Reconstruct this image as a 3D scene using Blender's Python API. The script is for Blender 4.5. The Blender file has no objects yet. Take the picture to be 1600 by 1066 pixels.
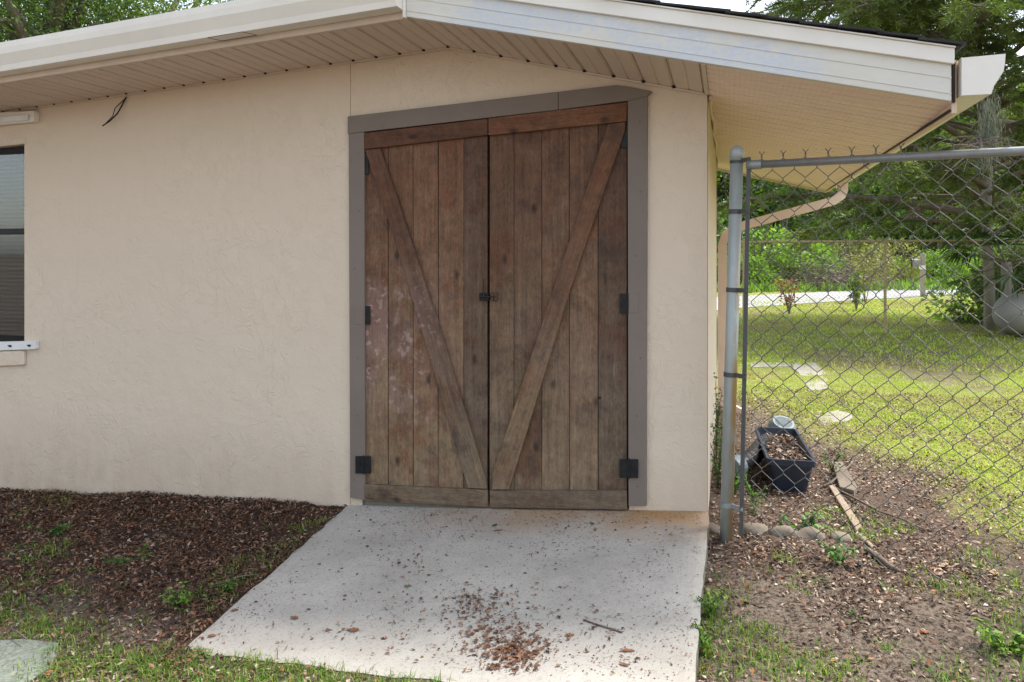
import bpy, bmesh, math, random
import numpy as np
from mathutils import Vector, Matrix
random.seed(7); RNG = np.random.default_rng(11)
S = bpy.context.scene
COL = S.collection
# ------------------------------------------------------------------ camera
CAMZ = 1.35; FPX = 1166.0; CX = 800.0; CY = 395.0; TH = math.radians(16.25)
ct, st = math.cos(TH), math.sin(TH)
cd = bpy.data.cameras.new('camera'); cam = bpy.data.objects.new('camera', cd); COL.objects.link(cam)
cam.location = (0, 0, CAMZ); cam.rotation_euler = (math.pi/2, 0, TH)
cd.sensor_width = 36; cd.lens = 36*FPX/1600; cd.shift_y = -(533-CY)/1600
cd.clip_start = 0.05; cd.clip_end = 3000
S.camera = cam
# ------------------------------------------------------------------ light
SUN_EL = math.radians(60); SUN_AZ = math.radians(58)      # azimuth measured from +Y towards +X
w = bpy.data.worlds.new("World"); S.world = w; w.use_nodes = True
wn = w.node_tree.nodes; wl = w.node_tree.links
bg = wn['Background']; sky = wn.new('ShaderNodeTexSky'); sky.sky_type = 'NISHITA'
sky.sun_disc = False; sky.sun_elevation = SUN_EL; sky.sun_rotation = SUN_AZ
sky.air_density = 1.0; sky.dust_density = 1.6; sky.ozone_density = 0.6
hs = wn.new('ShaderNodeHueSaturation'); hs.inputs['Saturation'].default_value = 0.5
wl.new(sky.outputs[0], hs.inputs['Color']); wl.new(hs.outputs[0], bg.inputs['Color'])
bg.inputs['Strength'].default_value = 0.15
sl = bpy.data.lights.new('sun', 'SUN'); so = bpy.data.objects.new('sun', sl); COL.objects.link(so)
sl.energy = 2.6; sl.angle = math.radians(12); sl.color = (1, 0.95, 0.87)
sd = Vector((math.sin(SUN_AZ)*math.cos(SUN_EL), math.cos(SUN_AZ)*math.cos(SUN_EL), math.sin(SUN_EL)))
so.rotation_euler = sd.to_track_quat('Z', 'Y').to_euler(); so.location = (6, 6, 20)
S.view_settings.view_transform = 'Standard'; S.view_settings.look = 'None'
S.view_settings.exposure = 1.6; S.view_settings.gamma = 1
try: S.view_settings.use_curve_mapping = False
except Exception: pass
S.render.engine = 'CYCLES'

# ------------------------------------------------------------------ pixel -> place
def ray(px, py):
    a = (px-CX)/FPX; b = (CY-py)/FPX
    return Vector((a*ct - st, a*st + ct, b))
def PY(px, py, Y):
    r = ray(px, py); t = Y/r.y; return Vector((r.x*t, Y, CAMZ + r.z*t))
def PD(px, py, d):
    r = ray(px, py); return Vector((r.x*d, r.y*d, CAMZ + r.z*d))
def PZ(px, py, z):
    r = ray(px, py); t = (z-CAMZ)/r.z; return Vector((r.x*t, r.y*t, z))

# ------------------------------------------------------------------ numpy noise
_P = RNG.random((256, 256))
def vnoise(x, y, s):
    x = np.asarray(x, float)/s + 1000.3; y = np.asarray(y, float)/s + 1000.7
    xi = np.floor(x).astype(int); yi = np.floor(y).astype(int); fx = x-xi; fy = y-yi
    fx = fx*fx*(3-2*fx); fy = fy*fy*(3-2*fy); m = 255
    a = _P[xi & m, yi & m]; b = _P[(xi+1) & m, yi & m]; c = _P[xi & m, (yi+1) & m]; d = _P[(xi+1) & m, (yi+1) & m]
    return (a*(1-fx)+b*fx)*(1-fy) + (c*(1-fx)+d*fx)*fy
def fbm(x, y, s, o=3):
    t = 0; A = 1; n = 0
    for k in range(o): t = t + A*vnoise(x+17*k, y-9*k, s/2**k); n += A; A *= .5
    return t/n
def sstep(a, b, x):
    t = np.clip((np.asarray(x, float)-a)/(b-a), 0, 1); return t*t*(3-2*t)

# slab corners (world)
SL_WL = (-2.135, 3.9, -.118); SL_WR = (-.100, 3.9, .042); SL_NL = (-2.085, 2.475, -.228); SL_NR = (-.112, 2.36, -.055)
def slab_z(x, y):
    u = (x+2.12)/2.02; v = (3.9-y)/1.45
    return (SL_WL[2]*(1-u)+SL_WR[2]*u)*(1-v) + (SL_NL[2]*(1-u)+SL_NR[2]*u)*v
def ground_z(x, y):
    x = np.asarray(x, float); y = np.asarray(y, float)
    base = np.interp(x, [-40, -9, -4.77, -3.2, -2.1, -0.1, 0.4, 60], [-.6, -.42, -.26, -.172, -.128, -.02, -.015, 0.0])
    back = sstep(4, 9, y)
    base = base*(1-.8*back)
    fr = np.clip(3.9-y, 0, 3.0)*.075
    n = (fbm(x, y, 1.3)-.5)*.05 + (fbm(x, y, .22, 3)-.5)*.035
    damp = 1-np.exp(-((x+1.1)/1.3)**4 - ((y-3.2)/1.1)**4)
    z = base - fr + n*(.35+.65*damp) + sstep(30, 120, y)*1.5
    ins = (x > -2.08) & (x < -.13) & (y > 2.5) & (y < 3.95)
    z = np.where(ins, z-.12, z)
    # (rim)
    # keep ground a little under the slab rim along its free edges
    rim = (x > -2.35) & (x < .12) & (y > 2.25) & (y < 3.9)
    fb = sstep(2.05, 2.38, y)*sstep(2.62, 2.5, y)*sstep(-2.5, -2.2, x)*sstep(-.78, -1.0, x)
    z = np.where(fb > 0, z*(1-fb)+np.maximum(z, slab_z(x, y)-.008)*fb, z)
    cap = slab_z(x, y) - np.where(x > -.2, .075, .008)
    z = np.where(rim, np.minimum(z, cap), z)
    return z
def gz(x, y): return float(ground_z(x, y))
def PG(px, py):
    z = 0.0
    for _ in range(12):
        p = PZ(px, py, z); z = gz(p.x, p.y)
    return PZ(px, py, z)

# ------------------------------------------------------------------ materials
def newmat(name):
    m = bpy.data.materials.new(name); m.use_nodes = True
    nt = m.node_tree; return m, nt, nt.nodes['Principled BSDF']
def N(nt, t, **k):
    n = nt.nodes.new(t)
    for a, b in k.items():
        if a in n.inputs.keys() if hasattr(n.inputs, 'keys') else False: n.inputs[a].default_value = b
        else: setattr(n, a, b)
    return n
def pos(nt, scale=(1, 1, 1), obj=False, rnd=False):
    if obj: src = nt.nodes.new('ShaderNodeTexCoord').outputs['Object']
    else: src = nt.nodes.new('ShaderNodeNewGeometry').outputs['Position']
    mp = nt.nodes.new('ShaderNodeMapping'); mp.inputs['Scale'].default_value = scale
    nt.links.new(src, mp.inputs['Vector'])
    if rnd:
        oi = nt.nodes.new('ShaderNodeObjectInfo'); mu = nt.nodes.new('ShaderNodeMath'); mu.operation = 'MULTIPLY'; mu.inputs[1].default_value = 90
        nt.links.new(oi.outputs['Random'], mu.inputs[0]); nt.links.new(mu.outputs[0], mp.inputs['Location'])
    return mp.outputs[0]
def noise(nt, vec, scale, detail=3, rough=.55, dist=0):
    n = nt.nodes.new('ShaderNodeTexNoise'); n.inputs['Scale'].default_value = scale; n.inputs['Detail'].default_value = detail
    n.inputs['Roughness'].default_value = rough; n.inputs['Distortion'].default_value = dist
    nt.links.new(vec, n.inputs['Vector']); return n.outputs['Fac']
def ramp(nt, fac, stops):
    r = nt.nodes.new('ShaderNodeValToRGB'); e = r.color_ramp.elements
    while len(e) < len(stops): e.new(0.5)
    for i, (p, c) in enumerate(stops):
        e[i].position = p; e[i].color = (c, c, c, 1) if isinstance(c, (int, float)) else (*c, 1)
    nt.links.new(fac, r.inputs[0]); return r.outputs['Color']
def mix(nt, fac, a, b, mode='MIX'):
    m = nt.nodes.new('ShaderNodeMix'); m.data_type = 'RGBA'; m.blend_type = mode
    for s, v in ((m.inputs[0], fac), (m.inputs[6], a), (m.inputs[7], b)):
        if hasattr(v, 'type') and hasattr(v, 'links'): nt.links.new(v, s)
        elif isinstance(v, (int, float)): s.default_value = v if s.type == 'VALUE' else (v, v, v, 1)
        else: s.default_value = (*v, 1)
    return m.outputs[2]
def math_(nt, op, a, b=0.0, clamp=False):
    m = nt.nodes.new('ShaderNodeMath'); m.operation = op; m.use_clamp = clamp
    for s, v in ((m.inputs[0], a), (m.inputs[1], b)):
        if hasattr(v, 'links'): nt.links.new(v, s)
        else: s.default_value = v
    return m.outputs[0]
def bump(nt, bs, h, strength=.3, dist=.01, prev=None):
    b = nt.nodes.new('ShaderNodeBump'); b.inputs['Strength'].default_value = strength; b.inputs['Distance'].default_value = dist
    nt.links.new(h, b.inputs['Height'])
    if prev is not None: nt.links.new(prev, b.inputs['Normal'])
    nt.links.new(b.outputs[0], bs.inputs['Normal']); return b.outputs[0]
def axis(nt, i):
    g = nt.nodes.new('ShaderNodeNewGeometry'); s = nt.nodes.new('ShaderNodeSeparateXYZ')
    nt.links.new(g.outputs['Position'], s.inputs[0]); return s.outputs[i]
def maprange(nt, v, a, b, c=0., d=1.):
    m = nt.nodes.new('ShaderNodeMapRange'); nt.links.new(v, m.inputs[0])
    for i, x in enumerate((a, b, c, d)): m.inputs[i+1].default_value = x
    return m.outputs[0]

def mat_simple(name, c, rough=.6, metal=0., var=.25, scale=8, bs_=.15, bd=.002, spec=.3):
    m, nt, bs = newmat(name); v = pos(nt, rnd=False)
    f = noise(nt, v, scale, 5, .65)
    d = tuple(x*(1-var) for x in c); u = tuple(min(1, x*(1+var*.6)) for x in c)
    nt.links.new(ramp(nt, f, [(.3, d), (.7, u)]), bs.inputs['Base Color'])
    bs.inputs['Roughness'].default_value = rough; bs.inputs['Metallic'].default_value = metal
    bs.inputs['Specular IOR Level'].default_value = spec
    bump(nt, bs, noise(nt, v, scale*14, 3), bs_, bd)
    return m

def mat_stucco():
    m, nt, bs = newmat('stucco'); v = pos(nt)
    big = noise(nt, v, 1.1, 4, .6); fine = noise(nt, v, 60, 4)
    c = mix(nt, big, (.615, .515, .405), (.685, .58, .46))
    zz = axis(nt, 2)
    low = maprange(nt, zz, .32, -.22)
    st_ = math_(nt, 'MULTIPLY', math_(nt, 'MULTIPLY', low, noise(nt, pos(nt, (3, 3, 1)), 3, 4), True), .9)
    c = mix(nt, st_, c, (.40, .30, .22))
    streak = ramp(nt, noise(nt, pos(nt, (14, 14, .5)), 1.4, 3), [(.62, 0.), (.8, 1.)])
    c = mix(nt, math_(nt, 'MULTIPLY', streak, .16), c, (.42, .35, .28))
    # skip-trowel marks: thin ridges on distorted noise
    v2 = pos(nt, (1, 1, .75))
    n1 = noise(nt, v2, 8.5, 4, .6, 1.3)
    rid = ramp(nt, n1, [(.30, 0.), (.47, .2), (.515, 1.), (.55, .6), (.7, .5)])
    n2 = noise(nt, v2, 17, 3, .6, .9)
    rid2 = ramp(nt, n2, [(.40, 0.), (.55, .12), (.565, .75), (.60, .2)])
    msk = ramp(nt, noise(nt, v, 2.2, 2), [(.36, .25), (.64, .9)])
    h = math_(nt, 'MULTIPLY', math_(nt, 'ADD', rid, rid2), msk)
    crk = ramp(nt, n1, [(.503, 0.), (.512, 1.), (.521, 0.)])
    c = mix(nt, math_(nt, 'MULTIPLY', math_(nt, 'MULTIPLY', crk, msk), .03), c, (.40, .33, .26))
    nt.links.new(c, bs.inputs['Base Color']); bs.inputs['Roughness'].default_value = .85; bs.inputs['Specular IOR Level'].default_value = .2
    b1 = bump(nt, bs, fine, .5, .002)
    b2 = bump(nt, bs, noise(nt, v, 6, 3), .5, .02, b1)
    bump(nt, bs, h, .55, .0055, b2)
    return m

def mat_wood(name, horizontal=False, diag=0.0, red=0.0, seed=0.0):
    m, nt, bs = newmat(name)
    g = nt.nodes.new('ShaderNodeNewGeometry')
    rot = nt.nodes.new('ShaderNodeVectorRotate'); rot.rotation_type = 'Y_AXIS'; rot.inputs['Angle'].default_value = diag
    nt.links.new(g.outputs['Position'], rot.inputs['Vector'])
    mp = nt.nodes.new('ShaderNodeMapping'); nt.links.new(rot.outputs[0], mp.inputs['Vector'])
    oi = nt.nodes.new('ShaderNodeObjectInfo')
    off = math_(nt, 'MULTIPLY', oi.outputs['Random'], 70.0)
    cmb = nt.nodes.new('ShaderNodeCombineXYZ')
    for i in range(3): nt.links.new(off, cmb.inputs[i])
    nt.links.new(cmb.outputs[0], mp.inputs['Location'])
    mp2 = nt.nodes.new('ShaderNodeMapping'); nt.links.new(mp.outputs[0], mp2.inputs['Vector'])
    mp2.inputs['Scale'].default_value = (3, 25, 50) if horizontal else (50, 25, 1.6)
    gr = noise(nt, mp2.outputs[0], 1.0, 6, .7, .6)
    mp3 = nt.nodes.new('ShaderNodeMapping'); nt.links.new(mp.outputs[0], mp3.inputs['Vector'])
    mp3.inputs['Scale'].default_value = (7, 6, 40) if horizontal else (40, 6, 5)
    fib = noise(nt, mp3.outputs[0], 4.0, 4, .75)
    patch = noise(nt, mp.outputs[0], 3.2, 5, .7, .5)
    zz = axis(nt, 2)
    hgt = maprange(nt, zz, .1, 1.75)
    hm = math_(nt, 'ADD', hgt, math_(nt, 'MULTIPLY', math_(nt, 'SUBTRACT', patch, .5), 1.5), True)
    mp5 = nt.nodes.new('ShaderNodeMapping'); nt.links.new(mp.outputs[0], mp5.inputs['Vector'])
    mp5.inputs['Scale'].default_value = (1.2, 4, 16) if horizontal else (16, 4, 1.2)
    strk = noise(nt, mp5.outputs[0], 1.0, 6, .72, .8)
    mot = noise(nt, mp.outputs[0], 11, 7, .8, .4)
    mps = nt.nodes.new('ShaderNodeMapping'); nt.links.new(mp.outputs[0], mps.inputs['Vector']); mps.inputs['Scale'].default_value = (40, 30, 130) if horizontal else (130, 30, 40)
    spk = noise(nt, mps.outputs[0], 1.0, 4, .8)
    gr = math_(nt, 'ADD', math_(nt, 'ADD', math_(nt, 'MULTIPLY', gr, .25), math_(nt, 'MULTIPLY', strk, .20)), math_(nt, 'ADD', math_(nt, 'MULTIPLY', mot, .33), math_(nt, 'MULTIPLY', spk, .22)))
    gr = maprange(nt, gr, .36, .64)
    tint = mix(nt, oi.outputs['Random'], (.74, .75, .78), (1.3, 1.24, 1.15))
    grey = mix(nt, gr, (.070, .048, .029), (.33, .245, .155))
    redc = mix(nt, gr, (.048, .025, .016), (.235, .128, .080))
    c = mix(nt, hm, grey, redc)
    rust = ramp(nt, noise(nt, mp.outputs[0], 2.6, 6, .75), [(.50, 0.), (.60, 1.)])
    c = mix(nt, math_(nt, 'MULTIPLY', rust, .60 if not red else .3), c, mix(nt, gr, (.055, .020, .011), (.21, .085, .042)))
    if red: c = mix(nt, math_(nt, 'MULTIPLY', hgt, red), c, mix(nt, gr, (.045, .018, .010), (.19, .078, .042)))
    dk = ramp(nt, noise(nt, mp.outputs[0], 4.6, 5, .7), [(.54, 0.), (.68, 1.)])
    c = mix(nt, math_(nt, 'MULTIPLY', dk, .62), c, (.045, .038, .036))
    vo = nt.nodes.new('ShaderNodeTexVoronoi'); vo.inputs['Scale'].default_value = 3.4
    mp4 = nt.nodes.new('ShaderNodeMapping'); nt.links.new(mp.outputs[0], mp4.inputs['Vector'])
    mp4.inputs['Scale'].default_value = (.7, .4, 1.2) if horizontal else (1.2, .4, .7)
    sp4 = nt.nodes.new('ShaderNodeSeparateXYZ'); nt.links.new(mp4.outputs[0], sp4.inputs[0]); cb4 = nt.nodes.new('ShaderNodeCombineXYZ')
    nt.links.new(sp4.outputs[0], cb4.inputs[0]); nt.links.new(sp4.outputs[2], cb4.inputs[1]); vo.voronoi_dimensions = '2D'
    nt.links.new(cb4.outputs[0], vo.inputs['Vector'])
    kr = nt.nodes.new('ShaderNodeSeparateColor'); nt.links.new(vo.outputs['Color'], kr.inputs[0])
    kn = math_(nt, 'MULTIPLY', ramp(nt, math_(nt, 'ADD', vo.outputs['Distance'], math_(nt, 'MULTIPLY', noise(nt, mp.outputs[0], 40, 3), .05)), [(.045, 1.), (.085, .45), (.11, 0.)]), ramp(nt, kr.outputs[0], [(.60, 0.), (.64, 1.)]))
    c = mix(nt, math_(nt, 'MULTIPLY', kn, .8), c, (.025, .017, .013))
    flm = ramp(nt, noise(nt, pos(nt), 2.0, 3), [(.45, 0.), (.62, 1.)])
    lowm = maprange(nt, zz, 1.5, .7)
    pk = math_(nt, 'MULTIPLY', math_(nt, 'MULTIPLY', flm, lowm), .2)
    c = mix(nt, pk, c, (.21, .14, .13))
    fl = ramp(nt, noise(nt, mp5.outputs[0], 2.6, 6, .75), [(.60, 0.), (.70, 1.)])
    px_m = math_(nt, 'MULTIPLY', maprange(nt, axis(nt, 0), -1.45, -1.75), math_(nt, 'MULTIPLY', maprange(nt, zz, 1.35, 1.1), maprange(nt, zz, .3, .55)))
    spots = ramp(nt, noise(nt, mp.outputs[0], 26, 2, .5), [(.56, 0.), (.62, 1.)])
    hz = ramp(nt, noise(nt, mp.outputs[0], 5, 4, .7), [(.42, 0.), (.6, 1.)])
    c = mix(nt, math_(nt, 'MULTIPLY', math_(nt, 'MULTIPLY', hz, px_m), .42), c, (.26, .165, .165))
    c = mix(nt, math_(nt, 'MULTIPLY', math_(nt, 'MULTIPLY', spots, hz), math_(nt, 'MULTIPLY', px_m, .6)), c, (.42, .32, .29))
    c = mix(nt, math_(nt, 'MULTIPLY', math_(nt, 'MULTIPLY', fl, flm), math_(nt, 'MULTIPLY', lowm, .55)), c, (.40, .33, .28))
    c = mix(nt, ramp(nt, fib, [(.35, .32), (.55, 0.)]), c, (.04, .027, .02))
    c = mix(nt, 1.0, c, tint, 'MULTIPLY')
    nt.links.new(c, bs.inputs['Base Color']); bs.inputs['Roughness'].default_value = .8; bs.inputs['Specular IOR Level'].default_value = .25
    b1 = bump(nt, bs, gr, .5, .004); bump(nt, bs, fib, .4, .0015, b1)
    return m

def mat_concrete(name, c1, c2, stain=False, rough=.9, chips=False):
    m, nt, bs = newmat(name); v = pos(nt)
    c = mix(nt, ramp(nt, noise(nt, v, 2.2, 6, .65), [(.3, 0.), (.7, 1.)]), c1, c2)
    sp = ramp(nt, noise(nt, v, 75, 4, .8), [(.36, 1.), (.45, 0.)])
    c = mix(nt, math_(nt, 'MULTIPLY', sp, .5), c, tuple(x*.35 for x in c1))
    sp2 = ramp(nt, noise(nt, v, 210, 2, .7), [(.60, 0.), (.70, 1.)])
    c = mix(nt, math_(nt, 'MULTIPLY', sp2, .35), c, tuple(min(1, x*1.5) for x in c2))
    blot = ramp(nt, noise(nt, v, 5.5, 5, .7), [(.55, 0.), (.75, 1.)])
    c = mix(nt, math_(nt, 'MULTIPLY', blot, .16), c, tuple(x*.62 for x in c1))
    c = mix(nt, ramp(nt, noise(nt, v, 1.3, 6, .75, 1.0), [(.50, 0.), (.60, .10), (.64, .03)]), c, tuple(x*.5 for x in c1))
    if stain:
        y = axis(nt, 1); x = axis(nt, 0)
        my = maprange(nt, y, 3.50, 3.80); mx = maprange(nt, x, -1.9, -.6)
        s = math_(nt, 'MULTIPLY', math_(nt, 'MULTIPLY', my, mx), ramp(nt, noise(nt, v, 3.5, 4), [(.3, .2), (.65, 1.)]))
        c = mix(nt, math_(nt, 'MULTIPLY', s, 1.0), c, (.36, .215, .10))
        z = nt.nodes.new('ShaderNodeNewGeometry'); sx = nt.nodes.new('ShaderNodeSeparateXYZ'); nt.links.new(z.outputs['Normal'], sx.inputs[0])
        side = ramp(nt, sx.outputs[2], [(.2, 1.), (.7, 0.)])
        c = mix(nt, math_(nt, 'MULTIPLY', side, .85), c, mix(nt, noise(nt, v, 20, 4), (.07, .075, .045), (.20, .19, .14)))
    if chips:
        vo = nt.nodes.new('ShaderNodeTexVoronoi'); vo.inputs['Scale'].default_value = 90; nt.links.new(v, vo.inputs['Vector'])
        c = mix(nt, .5, c, mix(nt, vo.outputs['Color'], (.07, .09, .075), (.30, .32, .26)))
    nt.links.new(c, bs.inputs['Base Color']); bs.inputs['Roughness'].default_value = rough; bs.inputs['Specular IOR Level'].default_value = .2
    b1 = bump(nt, bs, noise(nt, v, 90, 5, .7), .5, .003); bump(nt, bs, noise(nt, v, 9, 4), .25, .01, b1)
    return m

def mat_ground():
    m, nt, bs = newmat('ground_soil'); v = pos(nt)
    at = nt.nodes.new('ShaderNodeAttribute'); at.attribute_name = 'lawn'
    am = nt.nodes.new('ShaderNodeAttribute'); am.attribute_name = 'mulch'
    soil = mix(nt, noise(nt, v, 3.0, 7, .75), (.060, .046, .035), (.30, .24, .185))
    soil = mix(nt, ramp(nt, noise(nt, v, 60, 4, .7), [(.40, .75), (.56, 0.)]), soil, (.035, .024, .018))
    mul = mix(nt, noise(nt, v, 35, 5, .75), (.018, .012, .010), (.125, .068, .045))
    mul = mix(nt, ramp(nt, noise(nt, v, 5, 3), [(.5, 0.), (.7, .7)]), mul, mix(nt, noise(nt, v, 40, 4), (.03, .026, .024), (.12, .105, .095)))
    lawn = mix(nt, noise(nt, v, 12, 5, .7), (.13, .12, .05), (.27, .32, .07))
    lawn = mix(nt, ramp(nt, noise(nt, v, .9, 4, .6), [(.52, 0.), (.7, .8)]), lawn, (.24, .185, .11))
    c = mix(nt, am.outputs['Fac'], soil, mul); c = mix(nt, at.outputs['Fac'], c, lawn)
    nt.links.new(c, bs.inputs['Base Color']); bs.inputs['Roughness'].default_value = .95; bs.inputs['Specular IOR Level'].default_value = .1
    b1 = bump(nt, bs, noise(nt, v, 25, 6, .75), .8, .02); bump(nt, bs, noise(nt, v, 120, 4, .7), .6, .005, b1)
    return m

def mat_leafy(name, stops, trans=.35, rough=.6, patch=1.5, pc=None):
    """per-leaf random value in attribute 'v' picks a colour"""
    m, nt, bs = newmat(name)
    at = nt.nodes.new('ShaderNodeAttribute'); at.attribute_name = 'v'
    c = ramp(nt, at.outputs['Fac'], stops)
    if pc: c = mix(nt, ramp(nt, noise(nt, pos(nt), patch, 2), [(.42, 0.), (.62, .75)]), c, mix(nt, at.outputs['Fac'], tuple(x*.6 for x in pc), pc))
    nt.links.new(c, bs.inputs['Base Color']); bs.inputs['Roughness'].default_value = rough; bs.inputs['Specular IOR Level'].default_value = .25
    if trans > 0:
        tr = nt.nodes.new('ShaderNodeBsdfTranslucent'); nt.links.new(mix(nt, 1.0, c, (1.5, 1.6, .7), 'MULTIPLY'), tr.inputs['Color'])
        ms = nt.nodes.new('ShaderNodeMixShader'); ms.inputs[0].default_value = trans
        out = nt.nodes['Material Output']
        nt.links.new(bs.outputs[0], ms.inputs[1]); nt.links.new(tr.outputs[0], ms.inputs[2]); nt.links.new(ms.outputs[0], out.inputs['Surface'])
    return m

def mat_aluminium():
    """chalked, weathered cream fascia with bluish bare patches"""
    m, nt, bs = newmat('weathered_fascia'); v = pos(nt, (1, 1, 2.2))
    c = mix(nt, noise(nt, v, 3, 4), (.56, .54, .48), (.68, .66, .59))
    p = ramp(nt, noise(nt, pos(nt, (1, 1, 1.6)), 3.1, 5, .72), [(.40, 0.), (.48, 1.)])
    x = axis(nt, 0); band = math_(nt, 'MULTIPLY', maprange(nt, x, -1.45, -1.25), maprange(nt, x, .42, .28))
    fl = ramp(nt, noise(nt, v, 38, 6, .8), [(.42, .15), (.54, 1.)])
    c = mix(nt, math_(nt, 'MULTIPLY', math_(nt, 'MULTIPLY', p, fl), math_(nt, 'MULTIPLY', band, .62)), c, (.46, .54, .66))
    c = mix(nt, ramp(nt, noise(nt, pos(nt, (3, 3, 12)), 4, 5, .7), [(.55, 0.), (.75, .3)]), c, (.44, .42, .36))
    nt.links.new(c, bs.inputs['Base Color']); bs.inputs['Roughness'].default_value = .5
    bump(nt, bs, noise(nt, v, 60, 3), .1, .002); return m

def mat_soffit(name, along):
    """vinyl soffit with rows of perforation; along = axis of the panel's length"""
    m, nt, bs = newmat(name); v = pos(nt)
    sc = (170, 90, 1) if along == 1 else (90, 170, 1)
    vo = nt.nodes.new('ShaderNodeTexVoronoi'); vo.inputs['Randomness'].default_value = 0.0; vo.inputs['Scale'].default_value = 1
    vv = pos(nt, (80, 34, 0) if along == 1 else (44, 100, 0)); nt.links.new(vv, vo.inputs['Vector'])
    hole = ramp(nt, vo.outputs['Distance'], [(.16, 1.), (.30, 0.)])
    base = mix(nt, noise(nt, v, 1.7, 4), (.56, .455, .375), (.66, .55, .46)) if along == 1 else mix(nt, noise(nt, v, 1.7, 4), (.76, .58, .50), (.86, .69, .60))  # side panels lighter and pinker: warm bounce light painted into the base colour
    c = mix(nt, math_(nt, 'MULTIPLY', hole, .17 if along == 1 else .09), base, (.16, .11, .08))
    c = mix(nt, ramp(nt, noise(nt, v, 9, 5, .7), [(.60, 0.), (.8, .3)]), c, (.33, .27, .21))
    nt.links.new(c, bs.inputs['Base Color']); bs.inputs['Roughness'].default_value = .55
    bump(nt, bs, hole, .4, -.002); return m

def mat_galv(name, c=(.30, .32, .33), rust=.0, rough=.5, metal=.55):
    m, nt, bs = newmat(name); v = pos(nt)
    col = mix(nt, noise(nt, pos(nt, (1, 1, .35)), 26, 5, .7), tuple(x*.72 for x in c), tuple(x*1.2 for x in c))
    if rust:
        r = ramp(nt, noise(nt, pos(nt, (1, 1, .25)), 9, 5, .7), [(.36, 0.), (.50, 1.)])
        z = maprange(nt, axis(nt, 2), 1.6, .8)
        g = nt.nodes.new('ShaderNodeNewGeometry'); s = nt.nodes.new('ShaderNodeSeparateXYZ'); nt.links.new(g.outputs['Normal'], s.inputs[0])
        sd_ = maprange(nt, s.outputs[0], -.1, .7)
        col = mix(nt, math_(nt, 'MULTIPLY', math_(nt, 'MULTIPLY', r, z), math_(nt, 'MULTIPLY', sd_, rust)), col, (.33, .21, .08))
    nt.links.new(col, bs.inputs['Base Color']); bs.inputs['Metallic'].default_value = metal; bs.inputs['Roughness'].default_value = rough
    bump(nt, bs, noise(nt, v, 120, 3), .15, .001); return m

def mat_bark(name, c1, c2, sc=9):
    m, nt, bs = newmat(name)
    n = noise(nt, pos(nt, (1, 1, .25)), sc, 6, .7, .4)
    nt.links.new(mix(nt, n, c1, c2), bs.inputs['Base Color']); bs.inputs['Roughness'].default_value = .9
    bump(nt, bs, n, .9, .03); return m

def mat_paver():
    return mat_concrete('paver_concrete', (.23, .21, .18), (.33, .305, .26))
def mat_glass():
    m, nt, bs = newmat('window_glass')
    bs.inputs['Base Color'].default_value = (.9, .95, .93, 1); bs.inputs['Roughness'].default_value = .02
    bs.inputs['Transmission Weight'].default_value = 1.0; bs.inputs['IOR'].default_value = 1.5
    bump(nt, bs, noise(nt, pos(nt), 2.5, 2), .03, .01); return m

M = {}
M['stucco'] = mat_stucco()
M['wood'] = mat_wood('weathered_planks'); M['wood_h'] = mat_wood('weathered_rail', True, 0, .55)
M['trim'] = mat_simple('mauve_trim_paint', (.188, .153, .130), .65, 0, .10, 3, .35, .002)
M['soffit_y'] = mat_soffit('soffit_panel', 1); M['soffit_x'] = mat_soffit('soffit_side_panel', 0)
M['cream'] = mat_simple('cream_gutter_paint', (.76, .73, .66), .45, 0, .07, 2.5, .06, .001, .4)
M['cream2'] = mat_simple('beige_channel', (.60, .50, .41), .55, 0, .08, 5, .08, .001)
M['peach'] = mat_simple('peach_paint_sun_tint', (.66, .50, .39), .5, 0, .08, 4, .08, .001)
M['fascia'] = mat_aluminium(); M['white'] = mat_simple('white_aluminium', (.72, .73, .72), .45, 0, .10, 8)
M['dark'] = mat_simple('near_black', (.014, .013, .013), .7, 0, .2, 20)
M['dirt'] = mat_simple('dark_caulk_and_shadow', (.05, .04, .032), .9, 0, .4, 60)  # also colours the painted shadow bar at the side soffit
M['shingle'] = mat_simple('asphalt_shingle', (.045, .044, .045), .95, 0, .4, 90, .6, .003)
M['hinge'] = mat_simple('black_iron', (.022, .022, .024), .45, .4, .4, 40, .3)
M['rustiron'] = mat_simple('rusty_iron', (.11, .065, .042), .75, .2, .4, 60, .4)
M['galv'] = mat_galv('galvanised_post', (.38, .42, .41), 1.3, .5, .3); M['galv2'] = mat_galv('galvanised_rail', (.28, .29, .29), .0)
M['wire'] = mat_galv('mesh_wire', (.10, .098, .092), .0, .6, .25); M['band'] = mat_galv('dark_band', (.085, .085, .085), .0, .6, .3)
M['bandlight'] = mat_galv('band_grey', (.30, .32, .32), .0)
M['mustard'] = mat_simple('rusty_mustard_pipe', (.40, .32, .17), .7, .1, .3, 14)
M['slab'] = mat_concrete('pad_concrete', (.33, .305, .265), (.455, .425, .375), True)
M['oldslab'] = mat_concrete('exposed_aggregate', (.10, .115, .095), (.19, .205, .17), chips=True)
M['paver'] = mat_paver(); M['road'] = mat_concrete('road_concrete', (.24, .24, .235), (.33, .325, .32))
M['ground'] = mat_ground(); M['glass'] = mat_glass()
M['navy'] = mat_simple('navy_plastic', (.018, .024, .042), .42, 0, .2, 8, .08, .001, .5)
M['palebl'] = mat_simple('pale_blue_plastic', (.15, .20, .22), .5, 0, .12, 8)
M['blackpl'] = mat_simple('black_plastic', (.02, .02, .022), .45, 0, .2, 12, .1)
M['greypl'] = mat_simple('grey_plastic', (.20, .23, .26), .5, 0, .15, 12)
M['rock'] = mat_concrete('field_stone', (.12, .098, .075), (.23, .195, .155))
M['timber'] = mat_bark('grey_timber', (.16, .12, .09), (.38, .30, .22), 14)
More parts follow.
